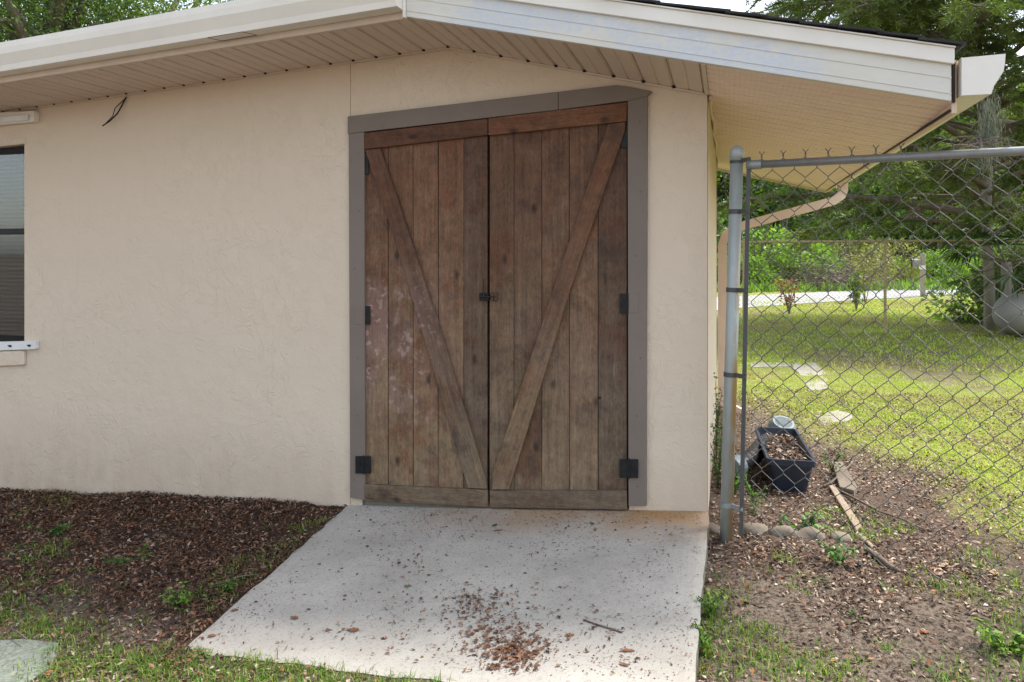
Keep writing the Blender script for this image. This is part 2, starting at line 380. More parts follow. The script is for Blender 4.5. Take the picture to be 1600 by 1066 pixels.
M['twig'] = mat_bark('twig_bark', (.09, .065, .05), (.24, .19, .15), 30)
M['twigc'] = mat_bark('cedar_twigs', (.09, .065, .05), (.26, .20, .16)); M['bark'] = mat_bark('cedar_bark', (.05, .035, .028), (.19, .14, .115)); M['palebark'] = mat_bark('pale_bark', (.16, .14, .12), (.42, .38, .33))
M['tank'] = mat_simple('tank_paint', (.24, .225, .205), .55, 0, .22, 3, .1)
M['yellow'] = mat_simple('yellow_hose', (.45, .32, .07), .5, 0, .1, 9)
M['blind'] = mat_simple('dark_blind', (.09, .095, .10), .5, 0, .1, 9)
M['postwood'] = mat_bark('post_wood', (.24, .20, .16), (.45, .39, .32), 12)
M['litter'] = mat_leafy('dry_leaves', [(0, (.032, .019, .013)), (.4, (.095, .050, .032)), (.75, (.20, .095, .052)), (.92, (.26, .145, .085)), (1, (.36, .29, .21))], .0, .75)
M['litter2'] = mat_leafy('pale_dry_leaves', [(0, (.05, .03, .022)), (.4, (.15, .095, .066)), (.75, (.27, .19, .14)), (1, (.46, .38, .30))], .0, .75)
M['rustleaf'] = mat_leafy('rust_leaves', [(0, (.10, .04, .02)), (.5, (.24, .10, .045)), (1, (.42, .20, .09))], .1, .6)
M['grass'] = mat_leafy('grass_blades', [(0, (.05, .11, .018)), (.5, (.13, .24, .035)), (.85, (.27, .36, .06)), (1, (.42, .36, .19))], .35, .5)
M['lawngrass'] = mat_leafy('lawn_blades', [(0, (.16, .23, .03)), (.5, (.31, .42, .055)), (.85, (.46, .50, .09)), (1, (.48, .40, .20))], .35, .5, .55, (.40, .33, .17))
M['weed'] = mat_leafy('weed_leaves', [(0, (.035, .10, .02)), (1, (.12, .24, .045))], .3, .45)
M['cedar'] = mat_leafy('cedar_foliage', [(0, (.06, .075, .035)), (.5, (.13, .165, .055)), (.8, (.21, .26, .07)), (1, (.28, .25, .14))], .3, .6, .45, (.14, .22, .04))
M['leafA'] = mat_leafy('bright_leaves', [(0, (.06, .13, .02)), (.6, (.15, .27, .04)), (1, (.30, .42, .09))], .4, .45)
M['leafB'] = mat_leafy('mid_leaves', [(0, (.035, .07, .018)), (.6, (.09, .15, .035)), (1, (.19, .25, .075))], .35, .5)
M['leafC'] = mat_leafy('olive_leaves', [(0, (.08, .085, .03)), (.6, (.20, .21, .07)), (1, (.36, .34, .14))], .35, .5)
M['leafD'] = mat_leafy('grey_brush', [(0, (.08, .065, .055)), (.6, (.19, .16, .13)), (1, (.32, .27, .21))], .0, .8)
M['moss'] = mat_leafy('grey_moss', [(0, (.16, .17, .14)), (1, (.36, .36, .30))], .2, .9)
M['palm'] = mat_leafy('palm_fronds', [(0, (.02, .05, .016)), (.6, (.05, .11, .03)), (1, (.13, .20, .06))], .25, .35)
M['dead'] = mat_leafy('dead_fronds', [(0, (.10, .075, .05)), (1, (.30, .24, .16))], .1, .8)
M['redleaf'] = mat_leafy('reddish_leaves', [(0, (.14, .05, .02)), (.6, (.36, .14, .05)), (1, (.30, .25, .07))], .3, .5)

# ------------------------------------------------------------------ object helpers
WL = {}
def link(o, parent, wloc):
    COL.objects.link(o); WL[o.name] = Vector(wloc)
    if parent is not None:
        o.parent = parent; o.location = Vector(wloc) - WL[parent.name]
    else: o.location = wloc
def thing(name, label, cat, loc, group=None):
    o = bpy.data.objects.new(name, None); o.empty_display_size = .1; link(o, None, loc)
    o['label'] = label; o['category'] = cat
    if group: o['group'] = group
    return o
def tag(o, label, cat, group=None):
    o['label'] = label; o['category'] = cat
    if group: o['group'] = group
    return o
def kind(o, k): o['kind'] = k; return o
def from_bm(name, bm, mat, parent=None, smooth=False, origin=None):
    vs = [v.co for v in bm.verts]
    if origin is None:
        mn = Vector([min(v[i] for v in vs) for i in range(3)]); mx = Vector([max(v[i] for v in vs) for i in range(3)])
        origin = Vector(((mn.x+mx.x)/2, (mn.y+mx.y)/2, mn.z))
    origin = Vector(origin)
    bmesh.ops.translate(bm, verts=bm.verts, vec=-origin)
    bmesh.ops.recalc_face_normals(bm, faces=bm.faces)
    me = bpy.data.meshes.new(name); bm.to_mesh(me); bm.free()
    for mm in (mat if isinstance(mat, (list, tuple)) else [mat]): me.materials.append(mm)
    if smooth: me.shade_smooth()
    o = bpy.data.objects.new(name, me); link(o, parent, origin); return o
def prism(bm, pts, vec, bev=0.0):
    """polygon pts extruded by vec"""
    a = [bm.verts.new(p) for p in pts]; b = [bm.verts.new(Vector(p)+Vector(vec)) for p in pts]
    n = len(a); fs = [bm.faces.new(a), bm.faces.new(b[::-1])]
    for i in range(n): fs.append(bm.faces.new((a[i], b[i], b[(i+1) % n], a[(i+1) % n])))
    if bev:
        es = set(e for f in fs for e in f.edges)
        bmesh.ops.recalc_face_normals(bm, faces=fs)
        bmesh.ops.bevel(bm, geom=list(es), offset=bev, segments=1, affect='EDGES')
def box(bm, x0, x1, y0, y1, z0, z1, bev=0.0):
    prism(bm, [Vector((x0, y0, z0)), Vector((x1, y0, z0)), Vector((x1, y0, z1)), Vector((x0, y0, z1))], (0, y1-y0, 0), bev)
def px_prism(name, pts, Y, t, mat, parent, bev=.002):
    bm = bmesh.new(); prism(bm, [PY(x, y, Y) for x, y in pts], (0, t, 0), bev)
    return from_bm(name, bm, mat, parent)
def tube(bm, pts, r, seg=10, caps=True, flat=None):
    pts = [Vector(p) for p in pts]; n = len(pts)
    rs = r if isinstance(r, (list, tuple)) else [r]*n
    rings = []; up = None
    for i, p in enumerate(pts):
        d = (pts[min(i+1, n-1)] - pts[max(i-1, 0)]).normalized()
        if up is None:
            up = d.orthogonal().normalized() if flat is None else (Vector(flat)-d*d.dot(Vector(flat))).normalized()
        else: up = (up - d*up.dot(d)).normalized()
        s = d.cross(up)
        rings.append([bm.verts.new(p + (up*math.cos(2*math.pi*k/seg) + s*math.sin(2*math.pi*k/seg))*rs[i]) for k in range(seg)])
    for i in range(n-1):
        for k in range(seg):
            bm.faces.new((rings[i][k], rings[i][(k+1) % seg], rings[i+1][(k+1) % seg], rings[i+1][k]))
    if caps: bm.faces.new(rings[0][::-1]); bm.faces.new(rings[-1])
def recttube(bm, pts, hw, hh, upv):
    pts = [Vector(p) for p in pts]; n = len(pts); rings = []
    for i, p in enumerate(pts):
        d = (pts[min(i+1, n-1)] - pts[max(i-1, 0)]).normalized()
        s = Vector(upv); s = (s - d*s.dot(d)).normalized(); t = d.cross(s)
        rings.append([bm.verts.new(p + s*a*hw + t*b*hh) for a, b in ((1, 1), (-1, 1), (-1, -1), (1, -1))])
    for i in range(n-1):
        for k in range(4): bm.faces.new((rings[i][k], rings[i][(k+1) % 4], rings[i+1][(k+1) % 4], rings[i+1][k]))
    bm.faces.new(rings[0][::-1]); bm.faces.new(rings[-1])

def np_mesh(name, V, F, mat, attr=None, smooth=False):
    V = np.asarray(V, np.float32); F = np.asarray(F, np.int32); k = F.shape[1]
    me = bpy.data.meshes.new(name)
    me.vertices.add(len(V)); me.vertices.foreach_set('co', V.ravel())
    me.loops.add(F.size); me.loops.foreach_set('vertex_index', F.ravel())
    me.polygons.add(len(F)); me.polygons.foreach_set('loop_start', np.arange(len(F), dtype=np.int32)*k)
    try: me.polygons.foreach_set('loop_total', np.full(len(F), k, np.int32))
    except Exception: pass
    if attr is not None:
        a = me.attributes.new('v', 'FLOAT', 'FACE'); a.data.foreach_set('value', np.asarray(attr, np.float32))
    me.update(calc_edges=True); me.validate()
    if smooth: me.shade_smooth()
    me.materials.append(mat); return me
def np_obj(name, me, parent=None, loc=(0, 0, 0)):
    o = bpy.data.objects.new(name, me); link(o, parent, loc); return o
def unit(a): return a/np.maximum(np.linalg.norm(a, axis=1, keepdims=True), 1e-9)
def leaves(C, D, L, W, fold=.2, nrm=None):
    """N diamond leaves: centre C, direction D, length L, width W"""
    n = len(C); D = unit(D)
    if nrm is None: nrm = RNG.normal(size=(n, 3))
    S_ = unit(np.cross(D, nrm)); U = np.cross(S_, D)
    L = np.broadcast_to(L, n)[:, None]; W = np.broadcast_to(W, n)[:, None]
    V = np.stack([C - D*L*.5, C + S_*W*.5 + U*W*fold - D*L*.05, C + D*L*.5, C - S_*W*.5 + U*W*fold - D*L*.05], 1).reshape(-1, 3)
    F = np.arange(4*n).reshape(n, 4)
    return V, F
def blades(B, H, lean, wdt):
    """tapered bent grass blades from base points B; two pieces each -> tri+quad as 2 quads (degenerate free: 5 verts)"""
    n = len(B); H = np.broadcast_to(H, n)[:, None]; wdt = np.broadcast_to(wdt, n)[:, None]
    ang = RNG.uniform(0, 2*np.pi, n); d = np.stack([np.cos(ang), np.sin(ang), np.zeros(n)], 1)
    s = np.stack([-np.sin(ang), np.cos(ang), np.zeros(n)], 1)
    ln = (RNG.random(n)*lean)[:, None]; up = np.array([[0, 0, 1.]])
    m = B + up*H*.6*(1-.3*ln) + d*H*.35*ln; t = B + up*H*(1-.55*ln) + d*H*ln
    V = np.stack([B - s*wdt*.5, B + s*wdt*.5, m + s*wdt*.38, m - s*wdt*.38, t], 1).reshape(-1, 3)
    i = np.arange(n)*5
    F = np.concatenate([np.stack([i, i+1, i+2], 1), np.stack([i, i+2, i+3], 1), np.stack([i+3, i+2, i+4], 1)], 1).reshape(-1, 3)
    return V, F
def cat(parts):
    Vs, Fs, o = [], [], 0
    for V, F in parts: Vs.append(V); Fs.append(F+o); o += len(V)
    return np.concatenate(Vs), np.concatenate(Fs)

# ------------------------------------------------------------------ GROUND
def axis_pts(lo, hi, d, far_lo, far_hi):
    a = list(np.arange(lo, hi+1e-6, d)); s = d*1.3; x = lo
    pre = []
    while x > far_lo: x -= s; s *= 1.22; pre.append(x)
    s = d*1.3; x = hi; post = []
    while x < far_hi: x += s; s *= 1.16; post.append(x)
    return np.array(pre[::-1]+a+post)
gx = axis_pts(-6.5, 4.2, .035, -900, 900); gy = axis_pts(1.6, 6.5, .035, -700, 1500)
GX, GY = np.meshgrid(gx, gy, indexing='ij'); GZ = ground_z(GX, GY)
def lawn_mask(x, y):
    e = y - (5.9-2.4*(x-.67)); e = np.where(x < .3, y-6.6, e)
    l = sstep(-.9, .9, e + (fbm(x, y, .8)-.5)*2.2)*(y > 3.55)
    dirt = sstep(.58, .68, fbm(x+31, y*1.6, 2.6))
    return np.clip(l*(1-.75*dirt), 0, 1)
def mulch_mask(x, y):
    l = sstep(-1.0, -1.6, x)*sstep(2.35, 3.3, y + (fbm(x, y, .6)-.5)*1.9 + .12*(x+2.5))
    r = .55*sstep(-.2, .0, x)*sstep(3.3, 3.7, y)*sstep(6.0, 4.6, y)
    return np.clip(l+r, 0, 1)
V = np.stack([GX, GY, GZ], -1).reshape(-1, 3); ny = len(gy)
ii = (np.arange(len(gx)-1)[:, None]*ny + np.arange(ny-1)[None, :]).ravel()
F = np.stack([ii, ii+ny, ii+ny+1, ii+1], 1)
gm = np_mesh('ground', V, F, M['ground'], None, True)
for nm, fn in (('lawn', lawn_mask), ('mulch', mulch_mask)):
    a = gm.attributes.new(nm, 'FLOAT', 'POINT'); a.data.foreach_set('value', fn(GX, GY).ravel().astype(np.float32))
kind(np_obj('ground', gm), 'structure')

# concrete pad
bm = bmesh.new()
nx_, ny_ = 60, 44; vg = {}
for i in range(nx_+1):
    for j in range(ny_+1):
        u = i/nx_; v = j/ny_
        xl = SL_WL[0]*(1-v)+SL_NL[0]*v; xr = SL_WR[0]*(1-v)+SL_NR[0]*v; x = xl*(1-u)+xr*u
        yn = SL_NL[1]*(1-u)+SL_NR[1]*u; y = 3.93*(1-v)+yn*v
        jag = .006*(vnoise(x*1., y, .07)-.5)*2
        if i == 0: x += jag*1.5
        if i == nx_: x += jag
        if j == ny_: y += jag*2
        edge = .004 if (i in (0, nx_) or j == ny_) else 0
        vg[i, j] = bm.verts.new((x, y, float(slab_z(x, y)) - edge + .0015*float(vnoise(x, y, .2))))
for i in range(nx_):
    for j in range(ny_): bm.faces.new((vg[i, j], vg[i+1, j], vg[i+1, j+1], vg[i, j+1]))
ring = [vg[0, j] for j in range(ny_+1)] + [vg[i, ny_] for i in range(1, nx_+1)] + [vg[nx_, j] for j in range(ny_-1, -1, -1)]
prev = None
low = [bm.verts.new(v.co + Vector((0, 0, -.02))) for v in ring]; low2 = [bm.verts.new(v.co + Vector((0, 0, -.25))) for v in ring]
for v in low: v.co.x += random.uniform(-.003, .003); v.co.y += random.uniform(-.003, .003)
for k in range(len(ring)-1):
    bm.faces.new((ring[k], ring[k+1], low[k+1], low[k])); bm.faces.new((low[k], low[k+1], low2[k+1], low2[k]))
o = from_bm('concrete_pad', bm, M['slab']); kind(o, 'structure')

# old aggregate slab bottom left
bm = bmesh.new()
pp = [(-60, 1003), (40, 997), (92, 1003), (86, 1035), (40, 1066), (-20, 1120), (-200, 1200)]
pl = [PG(x, y) for x, y in pp]; zt = max(p.z for p in pl)+.004; pl = [PZ(x, y, zt) for x, y in pp]
OPX = PZ(88, 1010, zt).x-.01; OPY = PZ(88, 1003, zt).y-.02; print('old path', OPX, OPY, zt)
prism(bm, pl, (0, 0, -.2), .006)
kind(from_bm('old_path', bm, M['oldslab']), 'structure')

# ------------------------------------------------------------------ HOUSE
YW = 3.9; YF = 3.33
XR = -.108                                    # right corner of the wall
house = thing('house', 'beige stucco house with a gabled corner, wide eaves and rustic double plank doors', 'house', (-4.5, 5.4, -.2))
def zlev(x): return 1.1431+CAMZ + .0590*(x+1.5)          # soffit height left of the break
def zsof(x, y):
    if x <= -1.5: return zlev(x)
    s = .2316 + min(max((y-YF)/.57, 0), 1)*.0134
    return 1.1434+CAMZ - s*(x+1.5)
wt = .18
def wallseg(bm, x0, x1, zb0, zb1, zt0, zt1, y=YW):
    prism(bm, [Vector((x0, y, zb0)), Vector((x1, y, zb1)), Vector((x1, y, zt1)), Vector((x0, y, zt0))], (0, wt, 0))
# openings in world coordinates
WX1 = PY(39, 300, YW).x; WX0 = WX1 - 1.25
def zwin_t(x): a = PY(0, 229, YW); b = PY(39, 225, YW); return b.z + (b.z-a.z)/(b.x-a.x)*(x-b.x)
def zwin_b(x): a = PY(0, 536, YW); b = PY(39, 534.5, YW); return b.z + (b.z-a.z)/(b.x-a.x)*(x-b.x)
DX0 = PY(566, 500, YW).x; DX1 = PY(983, 500, YW).x
def zdoor(x): a = PY(569, 203, YW); b = PY(980, 154, YW); return b.z + (b.z-a.z)/(b.x-a.x)*(x-b.x)
HL = -9.0
bm = bmesh.new(); JX = PY(547.5, 150, YW).x; yl = YW-.004; top = lambda x: zlev(x)+.12
B = -1.0
wallseg(bm, HL, WX0, B, B, top(HL), top(WX0), yl)
wallseg(bm, WX0, WX1, B, B, zwin_b(WX0), zwin_b(WX1), yl)
wallseg(bm, WX0, WX1, zwin_t(WX0), zwin_t(WX1), top(WX0), top(WX1), yl)
wallseg(bm, WX1, JX, B, B, top(WX1), top(JX), yl)
from_bm('wall', bm, M['stucco'], house)
bm = bmesh.new()
J2 = JX+.0012
wallseg(bm, J2, DX0, B, B, zdoor(J2), zdoor(DX0))
wallseg(bm, J2, -1.5, zdoor(J2), zdoor(-1.5), top(J2), top(-1.5))
wallseg(bm, -1.5, DX1, zdoor(-1.5), zdoor(DX1), top(-1.5), zsof(DX1, YW)+.05)
wallseg(bm, DX1, XR, B, B, zsof(DX1, YW)+.05, zsof(XR, YW)+.05)
bmesh.ops.remove_doubles(bm, verts=bm.verts, dist=.0004)
from_bm('wall', bm, M['stucco'], house)
YB = 6.75
bm = bmesh.new()                               # side wall, rear wall, far left wall
n = 26
pr = []
for i in range(n+1):
    y = YW+.0+ (YB-YW)*i/n; pr.append(y)
a0 = []; 
for i, y in enumerate(pr):
    dx = .004*(vnoise(y, 0, .25)-.5) + (0 if i else -.0)
    a0.append((bm.verts.new((XR+.001+dx, y+(.001 if i == 0 else 0), B)), bm.verts.new((XR+.001+dx, y+(.001 if i == 0 else 0), zsof(XR, 5)+.04))))
for i in range(n): bm.faces.new((a0[i][0], a0[i+1][0], a0[i+1][1], a0[i][1]))
box(bm, HL, XR-.01, YB, YB+.15, B, 2.3)
box(bm, HL, HL+.15, YW+.19, YB-.002, B, 2.2)
o = from_bm('wall', bm, M['stucco'], house)
# interior dark floor/curtain so openings do not look through: built as an inner partition
bm = bmesh.new(); box(bm, HL+.2, -.2, 4.9, 4.98, B, 2.4); box(bm, HL+.2, -.35, YW+.2, 4.89, 2.25, 2.3)
from_bm('inner_partition', bm, M['blind'], house)
# raked stucco lip at the house corner under the eave
bm = bmesh.new()
cp = [Vector((XR+.012+.006*math.sin(y*7), y, zsof(XR, 5)-.012+.004*math.sin(y*11))) for y in np.linspace(YW+.01, YB, 30)]
tube(bm, cp, .012, 6); from_bm('eave_bead', bm, M['peach'], house, True)  # peach here paints the warm sunlit tone onto the stucco lip

# --- window
win = from_bm('window', (lambda b: (box(b, WX0, WX1-.0, YW+.09, YW+.12, zwin_b(WX0), zwin_b(WX1)+.03), box(b, WX1-.028, WX1, YW+.05, YW+.089, zwin_b(WX1)-.0, zwin_t(WX1)), b)[-1])(bmesh.new()), M['dark'], house)
zm = PY(20, 362, YW+.07).z; zb_ = zwin_b(WX1); zt_ = zwin_t(WX1)
bm = bmesh.new(); box(bm, WX0+.01, WX1-.029, YW+.055, YW+.085, zm-.018, zm+.018, .003); from_bm('meeting_rail', bm, M['hinge'], win)
bm = bmesh.new(); box(bm, WX0, WX1-.029, YW+.05, YW+.088, zt_-.055, zt_-.01); from_bm('head_rail', bm, M['dark'], win)
bm = bmesh.new(); box(bm, WX0+.01, WX1-.03, YW+.066, YW+.070, zb_+.03, zm-.02); from_bm('pane', bm, M['glass'], win)
bm = bmesh.new(); box(bm, WX0+.01, WX1-.03, YW+.060, YW+.064, zm+.02, zt_-.04); from_bm('pane', bm, M['glass'], win)
ns = 44; slat = None
for k in range(ns):
    z = zb_+.04 + (zt_-zb_-.09)*k/ns
    if slat is None:
        bm = bmesh.new(); box(bm, WX0+.02, WX1-.04, YW+.135, YW+.155, z, z+.0022)
        for v in bm.verts: v.co.z += (v.co.y-(YW+.145))*.9
        slat = from_bm('slat', bm, M['blind'], win)
        z0_ = z
    else:
        s2 = slat.copy(); COL.objects.link(s2); s2.location.z = slat.location.z + (z-z0_)
# storm-shutter tracks and sill
bm = bmesh.new()
a, b = PY(-60, 536, YW-.035), PY(55, 533, YW-.035); c, d = PY(55, 546, YW-.035), PY(-60, 550, YW-.035)
prism(bm, [a, b, c, d], (0, .031, 0), .003); tr = from_bm('shutter_track', bm, M['white'], house)
for px_ in (17, 47):
    bm = bmesh.new(); p = PY(px_, 541-px_*.02, YW-.035); tube(bm, [p+Vector((0, -.012, 0)), p], .007, 8); tube(bm, [p+Vector((-.004, -.02, .006)), p+Vector((.003, -.012, 0))], .004, 6)
    from_bm('wing_bolt', bm, M['hinge'], tr)
bm = bmesh.new()
prism(bm, [PY(-60, 178, YW-.05), PY(52, 173, YW-.05), PY(52, 190, YW-.05), PY(-60, 201, YW-.05)], (0, .046, 0), .004)
tr2 = from_bm('shutter_track', bm, M['cream'], house)
bm = bmesh.new(); prism(bm, [PY(-60, 187, YW-.066), PY(43, 179, YW-.066), PY(43, 188, YW-.066), PY(-60, 197, YW-.066)], (0, .015, 0), .002)
from_bm('track_lip', bm, M['white'], tr2)
px_prism('sill_block', [(-60, 551), (36, 548.5), (36, 571), (-60, 576)], YW-.03, .026, M['stucco'], house, .006)
px_prism('lintel_lip', [(-60, 218), (40, 215), (40, 224.5), (-60, 229)], YW-.008, .004, M['stucco'], house, .001)
# dangling wire
bm = bmesh.new(); w0 = PY(197, 152, YW-.012)
tube(bm, [w0, PY(190, 166, YW-.03), PY(183, 178, YW-.04), PY(172, 189, YW-.05), PY(160, 197, YW-.06)], .0042, 6)
tube(bm, [w0+Vector((.005, 0, 0)), PY(180, 169, YW-.03), PY(176, 182, YW-.045), PY(166, 192, YW-.05)], .0028, 6)
from_bm('loose_cable', bm, M['dark'], house, True)

# --- door frame (mauve trim)
YT = YW-.022
px_prism('jamb', [(544.5, 209), (569, 206.5), (570, 782), (547, 778)], YT, .018, M['trim'], house)
px_prism('jamb', [(980.5, 158), (1012, 150), (1010, 791), (982, 791)], YT, .018, M['trim'], house)
px_prism('header', [(543, 182), (872, 143.5), (872, 171.5), (543, 209)], YT-.003, .020, M['trim'], house)
px_prism('header', [(872.6, 143.5), (963, 133), (980, 135), (1019, 143), (1012, 150), (981, 157.5), (872.6, 171.5)], YT-.002, .019, M['trim'], house)
for nx_p, ys_p in ((557, (240, 330, 420, 560, 650, 750)), (996, (190, 300, 400, 560, 650, 760))):
    for yy_p in ys_p:
        bm = bmesh.new(); p = PY(nx_p+random.uniform(-5, 5), yy_p, YT); tube(bm, [p+Vector((0, -.0012, 0)), p+Vector((0, .004, 0))], .0035, 7); from_bm('nail_head', bm, M['rustiron'], house)
# black gap behind the leaves
px_prism('door_rebate', [(566, 210), (983, 158), (983, 796), (566, 786)], YW+.06, .02, M['dark'], house, 0)
px_prism('threshold', [(569, 783), (981, 796), (982, 802), (569, 789)], YW+.005, .05, M['slab'], house, .003)

# --- door leaves
YP = YW-.004
def ytop(x): return 207+(x-569)*(159-207)/(980-569)
def ybot(x): return 784+(x-569)*(797-784)/(980-569)
def leaf(xs, name='door'):
    bm = bmesh.new(); y0, y1 = ytop(xs[0]), ytop(xs[-1])
    prism(bm, [PY(xs[0]+2, y0+6, YP+.026), PY(xs[-1]-2, y1+6, YP+.026), PY(xs[-1]-2, ybot(xs[-1])-5, YP+.026), PY(xs[0]+2, ybot(xs[0])-5, YP+.026)], (0, .012, 0))
    d = from_bm(name, bm, M['dark'], house)
    for a, b in zip(xs[:-1], xs[1:]):
        g = random.uniform(.5, .9); yo = random.uniform(-.0015, .003)
        bm = bmesh.new()
        e = [random.uniform(-.35, .35) for _ in range(2)]
        pts = [PY(a+g*.6+e[0], ytop(a)+3, YP+yo), PY(b-g*.6+e[1], ytop(b)+3, YP+yo), PY(b-g*.6-e[1]*.5, ybot(b)-4+random.uniform(-2, 0), YP+yo), PY(a+g*.6-e[0]*.5, ybot(a)-4, YP+yo)]
        prism(bm, pts, (0, .024, 0), .0022)
        from_bm('plank', bm, M['wood'], d)
    return d
dl = leaf([569.5, 606.5, 645.5, 684.5, 724.5, 761.5]); dr = leaf([764.5, 803, 846.5, 889.5, 934.5, 980])
YR = YP-.024
mb1 = mat_wood('weathered_brace', False, math.radians(17.5), .35); mb2 = mat_wood('weathered_brace_right', False, math.radians(-19), .35)
px_prism('rail', [(568.5, 208), (761.5, 185.5), (761.5, 211), (569.5, 233.5)], YR, .022, M['wood_h'], dl, .003)
px_prism('rail', [(762.8, 185), (980, 159.5), (978.5, 189.5), (762.8, 211.5)], YR, .022, M['wood_h'], dr, .003)
px_prism('rail', [(569.5, 757.5), (761.5, 766), (762, 792.5), (569.5, 784)], YR, .022, M['wood_h'], dl, .003)
px_prism('rail', [(765, 767), (979, 767.5), (979.5, 797), (765, 793.5)], YR, .022, M['wood_h'], dr, .003)
px_prism('brace', [(570, 234.5), (594, 231.8), (636, 356), (690, 522), (759, 752), (760.5, 764.5), (731, 763.2), (683, 600), (613, 363)], YR-.001, .0235, mb1, dl, .003)
px_prism('brace', [(950, 193.5), (977, 190.5), (976, 205), (893, 447), (795, 765.5), (768.5, 765.3), (769, 740), (858, 472)], YR-.001, .0235, mb2, dr, .003)
def hinge(par, x0, x1, y0, y1, mat, split=None, Yh=YR+.001):
    bm = bmesh.new(); prism(bm, [PY(x0, y0, Yh), PY(x1, y0+.4, Yh), PY(x1, y1+.4, Yh), PY(x0, y1, Yh)], (0, .007, 0), .0012)
    o = from_bm('hinge', bm, mat, par)
    if split:
        bm = bmesh.new(); tube(bm, [PY(split, y0-1, Yh-.003), PY(split, y1+1, Yh-.003)], .0055, 8)
        for sx in (-.6, .6):
            for sy in (.2, .5, .8):
                p = PY((x0+x1)/2+sx*(x1-x0)/2*.9, y0+(y1-y0)*sy, Yh); tube(bm, [p+Vector((0, -.003, 0)), p+Vector((0, .002, 0))], .004, 6)
        from_bm('hinge_pin', bm, mat, par)
hinge(dl, 555, 579, 713, 740, M['hinge'], 567.5, YT-.008); hinge(dr, 968, 997, 718, 747, M['hinge'], 983, YT-.012)
hinge(dl, 569, 578, 478, 507, M['hinge'], None, YP-.01); hinge(dr, 968, 980, 459, 490, M['hinge'], 981, YP-.012)
hinge(dl, 569.5, 576, 245, 272, M['hinge'], None, YP-.01); hinge(dr, 969, 980, 203, 231, M['hinge'], None, YP-.01)
px_prism('hinge_plate', [(554, 477), (567, 477), (567, 507), (554, 507)], YT-.003, .003, M['trim'], house, .001)
px_prism('hinge_plate', [(983, 459), (998, 459), (998, 489), (983, 489)], YT-.003, .003, M['trim'], house, .001)
# latch
bm = bmesh.new(); prism(bm, [PY(749, 458, YR), PY(763, 458, YR), PY(763, 470, YR), PY(749, 470, YR)], (0, .018, 0), .002)
tube(bm, [PY(749, 464, YR-.006), PY(772, 464, YR-.006)], .006, 8); tube(bm, [PY(756, 464, YR-.01), PY(755, 436, YR+.012)], .003, 6)
from_bm('latch', bm, M['hinge'], dl)
bm = bmesh.new(); prism(bm, [PY(766, 457, YR-.002), PY(776, 457, YR-.002), PY(776, 470, YR-.002), PY(766, 470, YR-.002)], (0, .02, 0), .002)
tube(bm, [PY(769, 456, YR-.012), PY(769, 471, YR-.012)], .0035, 6)
from_bm('latch_keeper', bm, M['rustiron'], dr)
bm = bmesh.new(); p = PY(937, 622, YP-.002); tube(bm, [p, p+Vector((0, .004, 0))], .008, 9); from_bm('knot_hole', bm, M['dark'], dr)

# --- soffit panels, front left (level) and rake
def panel(x0, x1, za, zb, y0, y1, mat, nm='soffit_panel'):
    """one ribbed soffit strip along Y; x0<x1; za,zb functions of (x,y)"""
    bm = bmesh.new(); w_ = x1-x0
    prof = [(0.0, .010), (.035, .010), (.07, 0), (.46, 0), (.49, .005), (.51, .005), (.54, 0), (.93, 0), (.965, .010), (1.0, .010)]
    r0 = [bm.verts.new((x0+w_*u, y0, za(x0+w_*u, y0)+h)) for u, h in prof]; r1 = [bm.verts.new((x0+w_*u, y1, za(x0+w_*u, y1)+h)) for u, h in prof]
    r2 = [bm.verts.new((x0+w_*u, y0, za(x0+w_*u, y0)+.014)) for u in (0, 1)]; r3 = [bm.verts.new((x0+w_*u, y1, za(x0+w_*u, y1)+.014)) for u in (0, 1)]
    for i in range(len(prof)-1): bm.faces.new((r0[i], r0[i+1], r1[i+1], r1[i]))
    bm.faces.new((r2[0], r3[0], r3[1], r2[1]))
    bm.faces.new((r0[0], r1[0], r3[0], r2[0])); bm.faces.new((r0[-1], r2[1], r3[1], r1[-1]))
    return from_bm(nm, bm, mat, house)
pw = .146
x = -1.5
while x > HL-.3:
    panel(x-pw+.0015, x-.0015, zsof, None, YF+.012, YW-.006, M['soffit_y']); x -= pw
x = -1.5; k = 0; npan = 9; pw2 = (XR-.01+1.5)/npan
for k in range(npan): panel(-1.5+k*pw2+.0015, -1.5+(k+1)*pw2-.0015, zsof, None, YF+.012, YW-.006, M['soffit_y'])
# channel at the wall line and at the corner
bm = bmesh.new()
for (xa, xb) in ((HL, -1.5), (-1.5, XR-.014)):
    prism(bm, [Vector((xa, YW-.022, zsof(xa, YW)-.010)), Vector((xb, YW-.022, zsof(xb, YW)-.010)), Vector((xb, YW-.022, zsof(xb, YW)-.001)), Vector((xa, YW-.022, zsof(xa, YW)-.001))], (0, .0165, 0))
from_bm('wall_channel', bm, M['cream2'], house)
bm = bmesh.new()
prism(bm, [Vector((XR-.012, YF+.012, zsof(XR-.012, YF)-.006)), Vector((XR+.008, YF+.012, zsof(XR+.008, YF)-.006)), Vector((XR+.008, YF+.012, zsof(XR+.008, YF)+.012)), Vector((XR-.012, YF+.012, zsof(XR-.012, YF)+.012))], (0, .55, -.0186))
from_bm('corner_channel', bm, M['cream2'], house)
# dark gaps of the panel ribs against the wall
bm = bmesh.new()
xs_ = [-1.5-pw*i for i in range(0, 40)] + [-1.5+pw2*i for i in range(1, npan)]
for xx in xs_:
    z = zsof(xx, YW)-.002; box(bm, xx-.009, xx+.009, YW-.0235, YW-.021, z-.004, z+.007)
kind(from_bm('rib_gap', bm, M['dark'], house), 'stuff')
